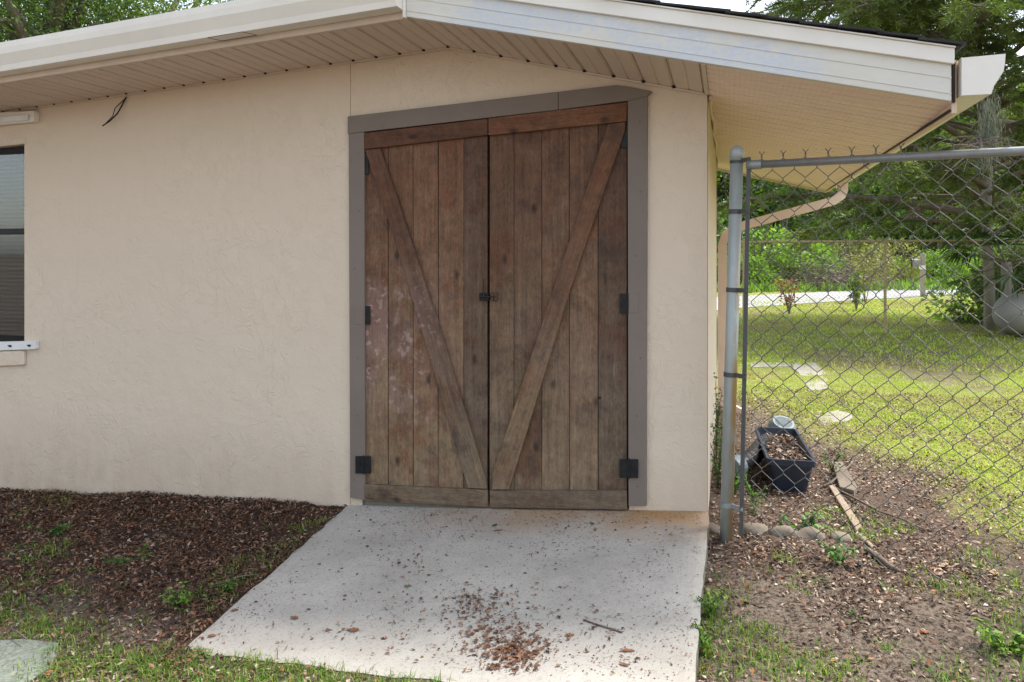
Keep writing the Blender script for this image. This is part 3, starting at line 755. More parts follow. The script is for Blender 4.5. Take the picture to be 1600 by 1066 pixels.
# side soffit: strips along X
XE = .853; YE = 7.33
ys = YF+.012; pws = .15; nst = int((YE-ys)/pws)
def zs2(x, y): return zsof(x, y)
def spanel(y0, y1):
    bm = bmesh.new(); w_ = y1-y0; xs = XR+.010 if y0 < YW else XR+.004
    prof = [(0.0, .014), (.03, .014), (.06, 0), (.46, 0), (.48, .009), (.52, .009), (.54, 0), (.94, 0), (.97, .014), (1.0, .014)]
    r0 = [bm.verts.new((xs, y0+w_*u, zsof(xs, y0+w_*u)+h)) for u, h in prof]; r1 = [bm.verts.new((XE-.004, y0+w_*u, zsof(XE-.004, y0+w_*u)+h)) for u, h in prof]
    for i in range(len(prof)-1): bm.faces.new((r0[i], r0[i+1], r1[i+1], r1[i]))
    ex = bmesh.ops.extrude_face_region(bm, geom=bm.faces[:]); 
    for v in [g for g in ex['geom'] if isinstance(g, bmesh.types.BMVert)]: v.co.z += .012
    return from_bm('soffit_panel', bm, M['soffit_x'], house)
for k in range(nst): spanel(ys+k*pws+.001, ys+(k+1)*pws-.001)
bm = bmesh.new(); box(bm, XE-.010, XE-.0035, YF+.02, YE, zsof(XE, 5)-.0035, zsof(XE, 5)+.006); from_bm('shadow_line', bm, M['dirt'], house)  # dark bar painted in as the shadow gap along the eave edge
# front level fascia + gutter
fh = .05
def kgutter(bm, path, out, depth=.12, h=.15):
    """K profile swept between two points; out = outward unit vector"""
    prof = [(0.003, 0), (.085, 0), (.092, .03), (.118, .085), (.122, .118), (.122, .148), (.116, .150), (.116, .12), (.11, .088), (.084, .034), (.078, .006), (.006, .006), (.006, .15), (.003, .15)]
    rings = []
    for p in path:
        rings.append([bm.verts.new(p + Vector(out)*a*depth/.12 + Vector((0, 0, b*h/.15))) for a, b in prof])
    n = len(prof)
    for i in range(len(path)-1):
        for k in range(n): bm.faces.new((rings[i][k], rings[i][(k+1) % n], rings[i+1][(k+1) % n], rings[i+1][k]))
    bm.faces.new(rings[0][::-1]); bm.faces.new(rings[-1])
bm = bmesh.new(); g0 = Vector((HL-.3, YF, zlev(HL-.3)+.028)); g1 = Vector((-1.515, YF, zlev(-1.515)+.028))
kgutter(bm, [g0, g1], (0, -1, 0)); gut = from_bm('gutter', bm, M['cream'], house)
bm = bmesh.new()
ep = [Vector((-1.516, YF-a, g1.z+b)) for a, b in ((.003, 0), (.085, 0), (.092, .03), (.118, .085), (.122, .118), (.122, .15), (.003, .15))]
prism(bm, ep, (.003, 0, 0)); from_bm('end_cap', bm, M['cream'], gut)
bm = bmesh.new(); prism(bm, [Vector((HL-.3, YF+.001, zlev(HL-.3)-.006)), Vector((-1.511, YF+.001, zlev(-1.511)-.006)), Vector((-1.511, YF+.001, zlev(-1.511)+.19)), Vector((HL-.3, YF+.001, zlev(HL-.3)+.19))], (0, .022, 0), .002)
from_bm('fascia', bm, M['cream2'], house)
# patched joint under the gutter
bm = bmesh.new()
gA = Vector((-2.62, YF-.012, 0)); gB = Vector((-2.40, YF-.078, 0))
for (xa, ya, xb, yb) in ((-2.55, -.006, -2.34, -.006), (-2.58, -.082, -2.37, -.082), (-2.55, -.006, -2.58, -.082), (-2.34, -.006, -2.37, -.082)):
    pa = Vector((xa, YF+ya, zlev(xa)+.0275)); pb = Vector((xb, YF+yb, zlev(xb)+.0275)); tube(bm, [pa, pb], .0016, 4)
from_bm('gutter_seam', bm, M['dirt'], gut)
# rake fascia boards
def rz(x): return 1.1437+CAMZ-.2316*(x+1.5)
def rake(x0, x1, d0, d1, y, t, mat, nm, bev=.002, cut=0.0):
    bm = bmesh.new(); prism(bm, [Vector((x0, y, rz(x0)+d0)), Vector((x1+cut, y, rz(x1)+d0)), Vector((x1, y, rz(x1)+d1)), Vector((x0, y, rz(x0)+d1))], (0, t, 0), bev)
    return from_bm(nm, bm, mat, house)
rake(-1.499, .842, -.002, .150, YF-.010, .028, M['fascia'], 'fascia')
rake(-1.499, .843, .026, .030, YF-.0125, .003, M['fascia'], 'fascia_bead', .0006); rake(-1.499, .843, .088, .092, YF-.0125, .003, M['fascia'], 'fascia_bead', .0006)
rake(-1.525, .850, .143, .205, YF-.026, .015, M['cream'], 'drip_trim'); rake(-1.525, .852, .2055, .212, YF-.034, .023, M['cream'], 'drip_edge', .001)
bm = bmesh.new(); box(bm, -1.512, -1.500, YF-.028, YF+.0, rz(-1.5)-.01, rz(-1.5)+.21, .001); from_bm('corner_trim', bm, M['cream'], house)
# right eave fascia + gutter
zE = zsof(XE, 5)
bm = bmesh.new(); box(bm, XE-.003, XE+.016, YF+.02, YE+.02, zE-.012, zE+.20, .002); from_bm('fascia', bm, M['peach'], house)
bm = bmesh.new(); kgutter(bm, [Vector((XE+.018, YF-.020, zE+.050)), Vector((XE+.018, YE+.03, zE+.035))], (1, 0, 0), .150, .150)
g2 = from_bm('gutter', bm, M['cream'], house)
bm = bmesh.new(); ep = [Vector((XE+.018+a*1.25, YF-.024, zE+.05+b)) for a, b in ((.003, 0), (.085, 0), (.092, .03), (.118, .085), (.122, .118), (.124, .153), (.003, .148))]
prism(bm, ep, (0, .003, 0)); from_bm('end_cap', bm, M['cream'], g2)
bm = bmesh.new(); box(bm, XE-.001, XE+.008, YF+.006, YF+.018, zE+.03, zE+.19, .001)
from_bm('corner_gap_filler', bm, M['dirt'], house)
# rear rake fascia
bm = bmesh.new(); prism(bm, [Vector((-1.5, YE+.022, zsof(-1.5, 5)-.02)), Vector((XE, YE+.022, zE-.02)), Vector((XE, YE+.022, zE+.19)), Vector((-1.5, YE+.022, zsof(-1.5, 5)+.19))], (0, .02, 0), .002)
from_bm('rear_fascia', bm, M['cream2'], house)
bm = bmesh.new(); prism(bm, [Vector((XR, YE-.14, zsof(XR, 5)-.001)), Vector((XE-.005, YE-.14, zE-.001)), Vector((XE-.005, YE-.14, zE+.006)), Vector((XR, YE-.14, zsof(XR, 5)+.006))], (0, .16, 0))
from_bm('rear_soffit', bm, M['cream2'], house)
# roof deck
def rt(x): return rz(x)+.213
RY = (YF+YE)/2; pk = (RY-YF)
bm = bmesh.new()
xl = HL-.35
def lt(x): return zlev(x)+.213
v = {k: bm.verts.new(c) for k, c in dict(
    a=(xl, YF-.03, lt(xl)), b=(-1.5, YF-.03, lt(-1.5)), p=(-1.5-pk, RY, lt(-1.5-pk)+.24*pk+.1), q=(xl, RY, lt(xl)+.24*pk+.1),
    c=(XE+.02, YF-.03, rt(XE+.02)), d=(XE+.02, YE+.05, rt(XE+.02)), e=(-1.5, YE+.05, rt(-1.5)), f=(xl, YE+.05, lt(xl))).items()}
bm.faces.new((v['a'], v['b'], v['p'], v['q'])); bm.faces.new((v['b'], v['c'], v['d'], v['e'], v['p'])); bm.faces.new((v['e'], v['f'], v['q'], v['p']))
bm.faces.new((v['a'], v['q'], v['f']))
roof = from_bm('roof', bm, M['shingle'], house)
sh = None; cs = .147; wsx = .30
for r in range(16):
    for cidx in range(14):
        x0 = XE+.035 - r*cs; y0 = YF-.045 + cidx*wsx - (.0 if r % 2 else .0)
        if sh is None:
            bm = bmesh.new(); box(bm, -.17, 0, 0, wsx-.006, 0, .009); bmesh.ops.translate(bm, verts=bm.verts, vec=(x0, y0, 0))
            for vv in bm.verts: vv.co.z += rt(vv.co.x) + .002 + (x0-vv.co.x < .01)*.006
            sh = from_bm('shingle', bm, M['shingle'], roof); b0 = (x0, y0)
        else:
            s2 = sh.copy(); COL.objects.link(s2)
            s2.location = sh.location + Vector((x0-b0[0], y0-b0[1]+random.uniform(-.008, .008)*(cidx == 0), (rt(x0)-rt(b0[0]))+random.uniform(0, .004)))
# downspout
ds = thing  # (kept local)
bm = bmesh.new()
gx_, gy_ = XE+.085, 6.97
P0 = Vector((gx_, gy_, zE+.04)); xw = -.058; yw = 6.6
pts = [P0, P0+Vector((0, 0, -.07))]
q1 = P0+Vector((-.02, -.01, -.12)); q2 = P0+Vector((-.09, -.04, -.165))
e1 = Vector((xw+.10, yw+.04, 1.56)); e2 = Vector((xw+.025, yw+.01, 1.50)); e3 = Vector((xw, yw, 1.42))
recttube(bm, pts+[q1, q2, e1, e2, e3, Vector((xw, yw, .12)), Vector((xw+.03, yw-.02, .06)), Vector((xw+.16, yw-.05, .0))], .042, .036, (0, 1, 0))
from_bm('downspout', bm, M['peach'], house)

# ------------------------------------------------------------------ near chain-link fence
A = PD(1142, 838, 3.60); A.z = gz(A.x, A.y)-.02
T = PD(1151.5, 240, 3.60)
fence = thing('chain_link_fence', 'grey chain link fence on a leaning galvanised post beside the house corner', 'fence', (A.x, A.y, 0))
bm = bmesh.new(); A0 = PD(1134, 840, 3.6); tube(bm, [A0+Vector((0, 0, -.06)), T], .0302, 24)
from_bm('post', bm, M['galv'], fence, True)
bm = bmesh.new(); dT = (T-A0).normalized(); rr = [.0335, .0335, .033, .031, .026, .018, .006]; hh = [-.035, 0, .008, .018, .028, .035, .038]
tube(bm, [T+dT*h for h in hh], rr, 24); from_bm('post_cap', bm, M['galv'], fence, True)
R0 = PD(1170, 258, 3.53); R1 = PD(1600, 236, 3.00); RD = (R1-R0); RD2 = RD.copy(); R2 = R0 + RD*2.3
bm = bmesh.new(); tube(bm, [R0+RD*.02, R2], .0185, 18); from_bm('top_rail', bm, M['galv2'], fence, True)
bm = bmesh.new(); tube(bm, [R0-RD*.008, R0+RD*.055], .0225, 16); from_bm('rail_cup', bm, M['bandlight'], fence, True)
hd = Vector((RD.x, RD.y, 0)); hlen = hd.length; hd.normalize(); hn = Vector((-hd.y, hd.x, 0))
slp = RD.z/hlen
TB0 = R0 + Vector((0, 0, .02)); TB1 = PD(1158, 838, 3.53)
bm = bmesh.new(); recttube(bm, [TB0, TB1], .0035, .0095, hn); from_bm('tension_bar', bm, M['band'], fence)
for py_, mm in ((252, 'band'), (331, 'band'), (453, 'band'), (585, 'band'), (788, 'bandlight')):
    t = (py_-240)/(840-240); c0 = T.lerp(A0, t); tb = TB0.lerp(TB1, (py_-252)/(838-252)); 
    bm = bmesh.new(); tube(bm, [c0-dT*.011, c0+dT*.011], .0325, 24)
    dd = (tb-c0); dd.z = 0; e = tb + dd.normalized()*.008; mid = c0+dd.normalized()*.03
    mid.z = c0.z; recttube(bm, [mid, Vector((e.x, e.y, c0.z))], .0045, .010, hn)
    tube(bm, [Vector((tb.x, tb.y, c0.z))-hn*.016, Vector((tb.x, tb.y, c0.z))+hn*.016], .006, 8)
    from_bm('tension_band', bm, M[mm], fence, False)
# wires: each zigzag wire its own part
PW = .0483; PH = .1045
Ntot = int(hlen*2.25/PW)
mstart = R0 + hd*.004
for i in range(Ntot):
    sx = .006 + PW*(i+.5); c0 = mstart + hd*sx; c0.z = R0.z + slp*(PW*(i//2*2+1.0)); c0 = c0 + hn*.004
    zb = gz(c0.x, c0.y)-.02; pts = []; z = c0.z + .030
    sgn = 1 if i % 2 == 0 else -1; top_s = sgn
    while z > zb:
        cx_ = c0 + hd*(sgn*PW*.5*1.03); rj = random.uniform(-.0015, .0015)
        for dz_, o_ in ((.006, .93), (-.006, .93)):
            q_ = c0 + hd*(sgn*PW*.5*o_*1.06)
            pts.append(Vector((q_.x, q_.y, z+dz_+rj)) + hn*(.0030*sgn*(1 if i % 2 else -1)) + hd*rj)
        z -= PH*.5; sgn = -sgn
    bm = bmesh.new(); tube(bm, pts, .0021, 5, True, hn)
    if i % 2 == 0:
        tk = pts[0]
        tube(bm, [tk+Vector((0, 0, -.006)), tk+Vector((0, 0, .008))], .0036, 5)
        tube(bm, [tk+Vector((0, 0, .006)), tk+Vector((0, 0, .022))+hd*.013], .0019, 5); tube(bm, [tk+Vector((0, 0, .006)), tk+Vector((0, 0, .024))-hd*.012], .0019, 5)
    from_bm('wire', bm, M['wire'], fence)
# end post out of frame keeps the fence standing
bm = bmesh.new(); q = R2+hd*.03; tube(bm, [Vector((q.x, q.y, -.1)), Vector((q.x, q.y, R2.z+.06))], .03, 16); from_bm('post', bm, M['galv2'], fence, True)

# ------------------------------------------------------------------ back fence
BD = 12.7
bf = thing('chain_link_fence', 'low rusty mustard chain link fence across the far end of the lawn', 'fence', PD(1383, 515, BD))
def bp(px, py): return PD(px, py, BD)
rv = Vector((ct, st, 0))
bx0, bx1 = 1148, 1830
bm = bmesh.new(); tube(bm, [bp(bx0, 378.5), bp(bx1, 374)], .022, 8); from_bm('top_rail', bm, M['mustard'], bf)
for px_ in (1163, 1383, 1604, 1825):
    bm = bmesh.new(); p = bp(px_, 376); g = bp(px_, 516); tube(bm, [Vector((g.x, g.y, gz(g.x, g.y)-.1)), p+Vector((0, 0, .03))], .024 if px_ != 1163 else .03, 8); from_bm('post', bm, M['mustard'], bf)
bm = bmesh.new()
wd = (bx1-bx0)/FPX*BD; n = int(wd/.075); p0 = bp(bx0, 378)
for i in range(n):
    c0 = p0 + rv*(.075*(i+.5)); pts = []; z = 1.55; s = 1
    while z > .02: q = c0 + rv*(s*.0375); pts.append(Vector((q.x, q.y, z))); z -= .04; s = -s
    for a_, b_ in zip(pts[:-1], pts[1:]):
        o_ = Vector((0, 0, .0022)); bm.faces.new([bm.verts.new(a_-o_), bm.verts.new(b_-o_), bm.verts.new(b_+o_), bm.verts.new(a_+o_)])
o = from_bm('wire_mesh', bm, M['mustard'], bf); kind(o, 'stuff')

# ------------------------------------------------------------------ road, stepping stones
bm = bmesh.new()
near = [(900, 505), (1170, 480), (1300, 471), (1480, 460.5), (1640, 452), (2300, 430)]; far = [(900, 478), (1170, 462), (1300, 455.5), (1480, 448), (1640, 442), (2300, 424)]
zr = .0; nv = [bm.verts.new(PZ(x, y, zr+.02)) for x, y in near]; fv = [bm.verts.new(PZ(x, y, zr+.02)) for x, y in far]
fv2 = [bm.verts.new(v_.co+Vector((0, 0, -.3))) for v_ in nv]
for i in range(len(nv)-1): bm.faces.new((nv[i], nv[i+1], fv[i+1], fv[i])); bm.faces.new((nv[i], fv2[i], fv2[i+1], nv[i+1]))
kind(from_bm('road', bm, M['road']), 'structure')
st_lab = ['thin pale concrete strip in the lawn behind the leaning post', 'pale square paver at the far end of the stepping path', 'pale paver in the middle of the stepping path', 'pale broken paver nearest the planter, alone in the grass']
for lab, pts in zip(st_lab, ([(1172, 569), (1230, 567.5), (1238, 574), (1172, 575)], [(1234, 568), (1276, 569), (1293, 586), (1250, 589)],
        [(1253, 591), (1291, 589), (1296, 609), (1266, 612)], [(1273, 651), (1308, 644), (1333, 652), (1322, 662), (1287, 661)])):
    bm = bmesh.new(); P_ = [PG(x, y) for x, y in pts]; zz_ = max(p.z for p in P_)+.006
    J_ = []
    for k in range(len(P_)):
        for u in (0, .25, .5, .75):
            q = P_[k].lerp(P_[(k+1) % len(P_)], u); J_.append(Vector((q.x+random.uniform(-.022, .022), q.y+random.uniform(-.022, .022), zz_)))
    prism(bm, J_, (0, 0, -.08), .004)
    tag(from_bm('stepping_stone', bm, M['paver']), lab, 'paver', 'pavers of the stepping path')

# ------------------------------------------------------------------ planter, pots, pipe, stones, boards
def rotz(v, a): return Vector((v.x*math.cos(a)-v.y*math.sin(a), v.x*math.sin(a)+v.y*math.cos(a), v.z))
pc = PG(1229, 769); pz = gz(pc.x, pc.y)-.01
pl_ = thing('planter', 'navy blue rectangular plastic planter full of dry leaves behind the chain link fence', 'planter', (pc.x, pc.y+.33, pz))
ang = math.radians(3)
def loc(x, y, z): return Vector((pc.x, pc.y, pz)) + rotz(Vector((x, y, z)), ang) + Vector((.02, 0, z*.02))
def hollow(bm, wb, wt_, lb, lt_, h, t):
    def rg(wx, ly, z, c):
        pts = []
        for sx, sy in ((-1, -1), (1, -1), (1, 1), (-1, 1)):
            cx_, cy_ = sx*(wx/2-c), (ly/2)+sy*(ly/2-c)
            a0_ = {(-1, -1): math.pi, (1, -1): 1.5*math.pi, (1, 1): 0, (-1, 1): .5*math.pi}[(sx, sy)]
            for k in range(4): a_ = a0_+k*math.pi/6; pts.append(loc(cx_+c*math.cos(a_), cy_+c*math.sin(a_)-(ly-lb)/2, z))
        return [bm.verts.new(p) for p in pts]
    R = [rg(wb, lb, 0, .02), rg(wt_-.015, lt_-.015, h-.035, .025), rg(wt_+.012, lt_+.012, h-.034, .025), rg(wt_+.016, lt_+.016, h, .027), rg(wt_-.012, lt_-.012, h, .02), rg(wt_-.02, lt_-.02, h-.03, .02), rg(wb-.01, lb-.01, .02, .015)]
    n = 16
    for a_, b_ in zip(R[:-1], R[1:]):
        for k in range(n): bm.faces.new((a_[k], a_[(k+1) % n], b_[(k+1) % n], b_[k]))
    bm.faces.new(R[0][::-1]); bm.faces.new(R[-1])
bm = bmesh.new(); hollow(bm, .17, .248, .68, .79, .205, .004); from_bm('tub', bm, M['navy'], pl_)
bm = bmesh.new(); prism(bm, [loc(-.10, -.01, .145), loc(.10, -.01, .145), loc(.10, .68, .15), loc(-.10, .68, .15)], (0, 0, .005)); sl_ = from_bm('potting_soil', bm, M['dirt'], pl_)
nL = 620; C_ = np.array([list(loc(random.uniform(-.10, .10), random.uniform(.0, .67), .152+random.uniform(0, .035))) for _ in range(nL)])
Vv, Ff = leaves(C_, RNG.normal(size=(nL, 3))*[1, 1, .35], RNG.uniform(.02, .05, nL), RNG.uniform(.008, .018, nL))
o = np_obj('dry_leaves', np_mesh('dry_leaves', Vv, Ff, M['litter2'], RNG.random(nL)), pl_, (0, 0, 0)); o.location = -WL[pl_.name]; kind(o, 'stuff')
# round emblem moulded on the planter front
bm = bmesh.new(); fc = loc(0, -.030, .10)
for rr_ in (.028,):
    tube(bm, [fc+Vector((rr_*math.cos(a_), -.0005-.10*0, rr_*math.sin(a_))) + Vector((0, -(rr_*math.sin(a_))*.2, 0)) for a_ in np.linspace(math.radians(-10), math.radians(190), 20)], .0012, 4)
from_bm('moulded_ring', bm, M['navy'], pl_)

pb = PG(1221, 676); 
t_ = thing('garden_pot', 'pale blue plastic pot tipped over just behind the navy planter', 'pot', (pb.x, pb.y, pb.z))
bm = bmesh.new(); d_ = Vector((.15, -.35, .75)).normalized(); c_ = PD(1221, 672, 5.22)
tube(bm, [c_-d_*.10, c_+d_*.03, c_+d_*.05, c_+d_*.07, c_+d_*.07, c_-d_*.09], [.105, .092, .085, .072, .06, .09], 22); from_bm('pot_body', bm, M['palebl'], t_, False)
t_ = thing('drain_pipe', 'black flexible drain pipe elbow lying between the wall corner and the planter', 'pipe', PG(1165, 742))
bm = bmesh.new()
cps = [PD(1147, 730, 4.35), PD(1163, 724, 4.42), PD(1176, 714, 4.52), PD(1187, 701, 4.68), PD(1196, 690, 4.9)]
fine = []
for i in range(len(cps)-1):
    for k in range(7): fine.append(cps[i].lerp(cps[i+1], k/7))
tube(bm, fine, [.050+.004*((k % 3) == 0) for k in range(len(fine))], 18); from_bm('corrugated_pipe', bm, M['blackpl'], t_, False)
bm = bmesh.new(); tube(bm, [PD(1143, 732, 4.32), PD(1145, 731, 4.33), PD(1157, 726, 4.36)], [.052, .062, .060], 18); from_bm('pipe_collar', bm, M['greypl'], t_, False)

def rock(px, py, wx, wy, wz, label, group, mat, seed, catg='stone', nm='edging_stone', yaw=0.0):
    p = PG(px, py); bm = bmesh.new(); bmesh.ops.create_icosphere(bm, subdivisions=3, radius=1)
    rs = random.Random(seed); ph = [rs.uniform(0, 6) for _ in range(6)]
    for v_ in bm.verts:
        c = v_.co; d = 1 + .10*math.sin(3*c.x+ph[0])*math.sin(2.5*c.y+ph[1]) + .07*math.sin(5*c.z+ph[2]+3*c.x) + .05*math.sin(9*c.x+ph[3])*math.sin(8*c.z+ph[4]) + .03*math.sin(17*c.y+ph[5])*math.sin(15*c.x+ph[0])
        s = Vector((math.copysign(abs(c.x)**.8, c.x), math.copysign(abs(c.y)**.8, c.y), c.z))
        v_.co = Vector((s.x*wx, s.y*wy, s.z*wz))*d
        v_.co = rotz(v_.co, yaw)+Vector((p.x, p.y, p.z-wz*.35))
    return tag(from_bm(nm, bm, mat, None, True, (p.x, p.y, p.z)), label, catg, group)
eg = 'half buried edging stones along the fence foot'
rock(1112, 828, .05, .05, .05, 'small tan edging stone between pad corner and leaning post', eg, M['rock'], 1)
rock(1181, 830, .078, .05, .062, 'rounded edging stone right of the fence tension bar', eg, M['rock'], 2)
rock(1225, 834, .075, .045, .058, 'edging stone second to the right of the leaning post', eg, M['rock'], 3)
rock(1265, 838, .075, .045, .055, 'edging stone under the trailing green weed', eg, M['rock'], 4)
rock(1312, 842, .062, .04, .045, 'low grey edging stone beside the end of the tan board', eg, M['rock'], 5)
def lay(name, pts, h, mat, label, catg, bev=.003, lift=.0):
    bm = bmesh.new(); P_ = [PG(x, y) for x, y in pts]; P_ = [Vector((p.x, p.y, p.z+h+lift)) for p in P_]
    prism(bm, P_, (0, 0, -h-.03), bev); return tag(from_bm(name, bm, mat), label, catg)
lay('concrete_block', [(1300, 731), (1316, 729), (1340, 770), (1334, 776), (1312, 770)], .035, M['rock'], 'wedge of grey concrete lying right of the navy planter', 'block')
lay('timber_board', [(1295, 764), (1304, 762), (1347, 828), (1338, 834)], .02, M['timber'], 'short tan timber board lying in the leaf litter', 'board')
lay('wood_lath', [(1340, 838), (1345, 836), (1366, 856), (1362, 859)], .012, M['timber'], 'thin tan wooden lath beyond the board end, near edging stones', 'lath')
def stick(pts, r, label, z=.012, nm='stick', mat='twig'):
    bm = bmesh.new(); P_ = [PG(x, y)+Vector((0, 0, z+dz)) for x, y, dz in pts]
    n = len(P_); tube(bm, P_, [r*(1-.6*i/n) for i in range(n)], 7); return tag(from_bm(nm, bm, M[mat], None, True), label, 'stick')
stick([(1308, 768, 0), (1345, 790, .01), (1375, 803, 0), (1410, 818, .01), (1446, 832, 0)], .0075, 'long thin grey stick lying across soil behind the fence')
stick([(1287, 763, 0), (1300, 759, .01), (1318, 744, .02), (1334, 731, .03)], .006, 'short dark crooked twig leaning on the concrete wedge')
stick([(1353, 862, 0), (1372, 876, .01), (1388, 888, .006), (1406, 896, 0)], .017, 'stubby grey lichen covered branch piece in front of the fence', .008)
stick([(362, 911, 0), (380, 908, .004), (397, 904, 0)], .004, 'small pale twig on dark mulch beside the pad edge', .02)
stick([(20, 1003, 0), (30, 1010, .006), (42, 1018, 0)], .004, 'pale twig lying on the old grey aggregate slab', .05)
def pad_stick(pts, r, label):
    bm = bmesh.new(); P_ = []
    for x, y in pts:
        z = 0
        for _ in range(8): p = PZ(x, y, z); z = float(slab_z(p.x, p.y))+.004
        P_.append(PZ(x, y, z))
    tube(bm, P_, r, 6); return tag(from_bm('stick', bm, M['twig'], None, True), label, 'stick')
pad_stick([(913, 969), (930, 975), (950, 981), (972, 988)], .0032, 'thin dark twig on the concrete pad, right of the leaf pile')

# ------------------------------------------------------------------ mailbox, tank
mbp = PG(1442, 466)
mb_ = thing('mailbox', 'grey mailbox on a weathered wooden post at the roadside', 'mailbox', mbp)
dpt = 23.0
p = PD(1442, 466, dpt); p.z = gz(p.x, p.y)
bm = bmesh.new(); box(bm, p.x-.065, p.x+.065, p.y-.065, p.y+.065, p.z-.1, CAMZ-.02, .008); from_bm('post', bm, M['postwood'], mb_)
bm = bmesh.new(); c_ = PD(1432, 411, dpt); L_ = .13
prof = [(-.09, -.13), (.09, -.13), (.09, .03), (.07, .09), (.03, .125), (-.03, .125), (-.07, .09), (-.09, .03)]
prism(bm, [c_+Vector((-L_, y, z)) for y, z in prof], (L_*2*.9, 0, 0), .004); from_bm('box', bm, M['tank'], mb_)
bm = bmesh.new(); prism(bm, [c_+Vector((-L_-.012, y*1.05, z*1.05)) for y, z in prof], (.01, 0, 0)); from_bm('box_door', bm, M['hinge'], mb_)
bm = bmesh.new(); q = PD(1441, 418, dpt-.15); box(bm, q.x-.09, q.x+.09, q.y-.01, q.y+.01, q.z-.06, q.z+.05, .003); from_bm('bracket', bm, M['white'], mb_)

tc = PD(1601, 497, 11.9)
tk = thing('gas_tank', 'brownish grey rounded tank lying at the lawn edge by the palm', 'tank', (tc.x, tc.y, gz(tc.x, tc.y)))
bm = bmesh.new(); rr_ = .33; ax = Vector((ct, st, 0)); ctr = Vector((tc.x, tc.y, gz(tc.x, tc.y)+.38)) 
prof = [(-.44, .02), (-.43, .12), (-.39, .21), (-.31, .285), (-.2, .325), (-.1, .33), (1.1, .33), (1.2, .325), (1.31, .285), (1.39, .2), (1.44, .03)]
tube(bm, [ctr+ax*a_ for a_, _ in prof], [b_ for _, b_ in prof], 28); from_bm('tank_shell', bm, M['tank'], tk, True)
for a_ in (.05, .95):
    bm = bmesh.new(); q = ctr+ax*a_; box(bm, q.x-.04, q.x+.04, q.y-.2, q.y+.2, q.z-.45, q.z-.27, .005); from_bm('tank_leg', bm, M['hinge'], tk)
bm = bmesh.new(); dn = Vector((st, -ct, 0))
hp = [ctr+dn*(.34*math.cos(a_)+.02)+Vector((0, 0, .34*math.sin(a_)))-ax*(.05-.12*math.cos(a_)) for a_ in np.linspace(math.radians(-35), math.radians(95), 14)]
tube(bm, hp, .014, 8); tag(from_bm('hose', bm, M['yellow'], None, True), 'yellow hose draped over the grey tank', 'hose')

# ------------------------------------------------------------------ leaf litter
def scatter(n, x0, x1, y0, y1, dens):
    x = RNG.uniform(x0, x1, n); y = RNG.uniform(y0, y1, n); k = RNG.random(n) < dens(x, y); return x[k], y[k]
def offpad(x, y, m=.0): return ~((x > -2.13-m) & (x < -.10+m) & (y > np.interp(x, [-2.085, -.112], [2.472, 2.357])-m)) & ~((x < OPX) & (y < OPY+.12*(OPX-x)*0))
def mk_litter(name, x, y, lmin, lmax, wr, mat, lift=.012, tilt=.35, zf=ground_z, vals=None):
    n = len(x); z = zf(x, y)+RNG.uniform(.001, lift, n); C_ = np.stack([x, y, z], 1)
    D = RNG.normal(size=(n, 3)); D[:, 2] *= tilt; nr = RNG.normal(size=(n, 3))*.45+[0, 0, 1]
    L = RNG.uniform(lmin, lmax, n); Vv, Ff = leaves(C_, D, L, L*RNG.uniform(wr[0], wr[1], n), .25, nr)
    o = np_obj(name, np_mesh(name, Vv, Ff, mat, RNG.random(n)**1.2 if vals is None else vals)); kind(o, 'stuff')
    return tag(o, *{'bark_mulch': ('dark brown bark and leaf mulch along the house wall', 'mulch'), 'leaf_litter': ('pale brown fallen leaves scattered over soil by the fence', 'leaf litter'),
       'pad_leaves': ('small rust brown leaves and specks strewn on the concrete pad', 'fallen leaves')}[name])
x, y = scatter(160000, -7.0, -1.95, 1.6, 3.88, lambda x, y: np.clip(mulch_mask(x, y)*np.clip(-.9+3.2*fbm(x, y, .5, 2), .12, 1.1)+.08, 0, 1)); k = offpad(x, y, -.02); 
mk_litter('bark_mulch', x[k], y[k], .006, .040, (.08, .40), M['litter'], .022, .5)
x, y = scatter(400000, -5, 4.0, 1.75, 8.0, lambda x, y: np.where(x > -.1, .8*(1-.45*lawn_mask(x, y)), .6)*np.clip(-.3+2.4*fbm(x+5, y, .35, 2), .35, 1.3)*np.where((x < -.1) & (y > 3.9), 0, 1)); k = offpad(x, y)
mk_litter('leaf_litter', x[k], y[k], .005, .031, (.18, .6), M['litter2'], .012, .3)
x, y = scatter(9000, -4.9, 3.2, 1.8, 3.7, lambda x, y: .10+.75*sstep(.5, .62, fbm(x-7, y, .3))); k = offpad(x, y); x, y = x[k], y[k]; n = len(x)
Dr = RNG.normal(size=(n, 3)); Dr[:, 2] *= .3; Lr = RNG.uniform(.012, .034, n); Vv, Ff = leaves(np.stack([x, y, ground_z(x, y)+RNG.uniform(.006, .022, n)], 1), Dr, Lr, Lr*RNG.uniform(.3, .6, n), .2, RNG.normal(size=(n, 3))*.4+[0, 0, 1])
o = np_obj('fallen_leaves', np_mesh('fallen_leaves', Vv, Ff, M['rustleaf'], RNG.random(n)**1.3)); kind(o, 'stuff'); tag(o, 'rust orange leaves lying among the foreground grass', 'fallen leaves')
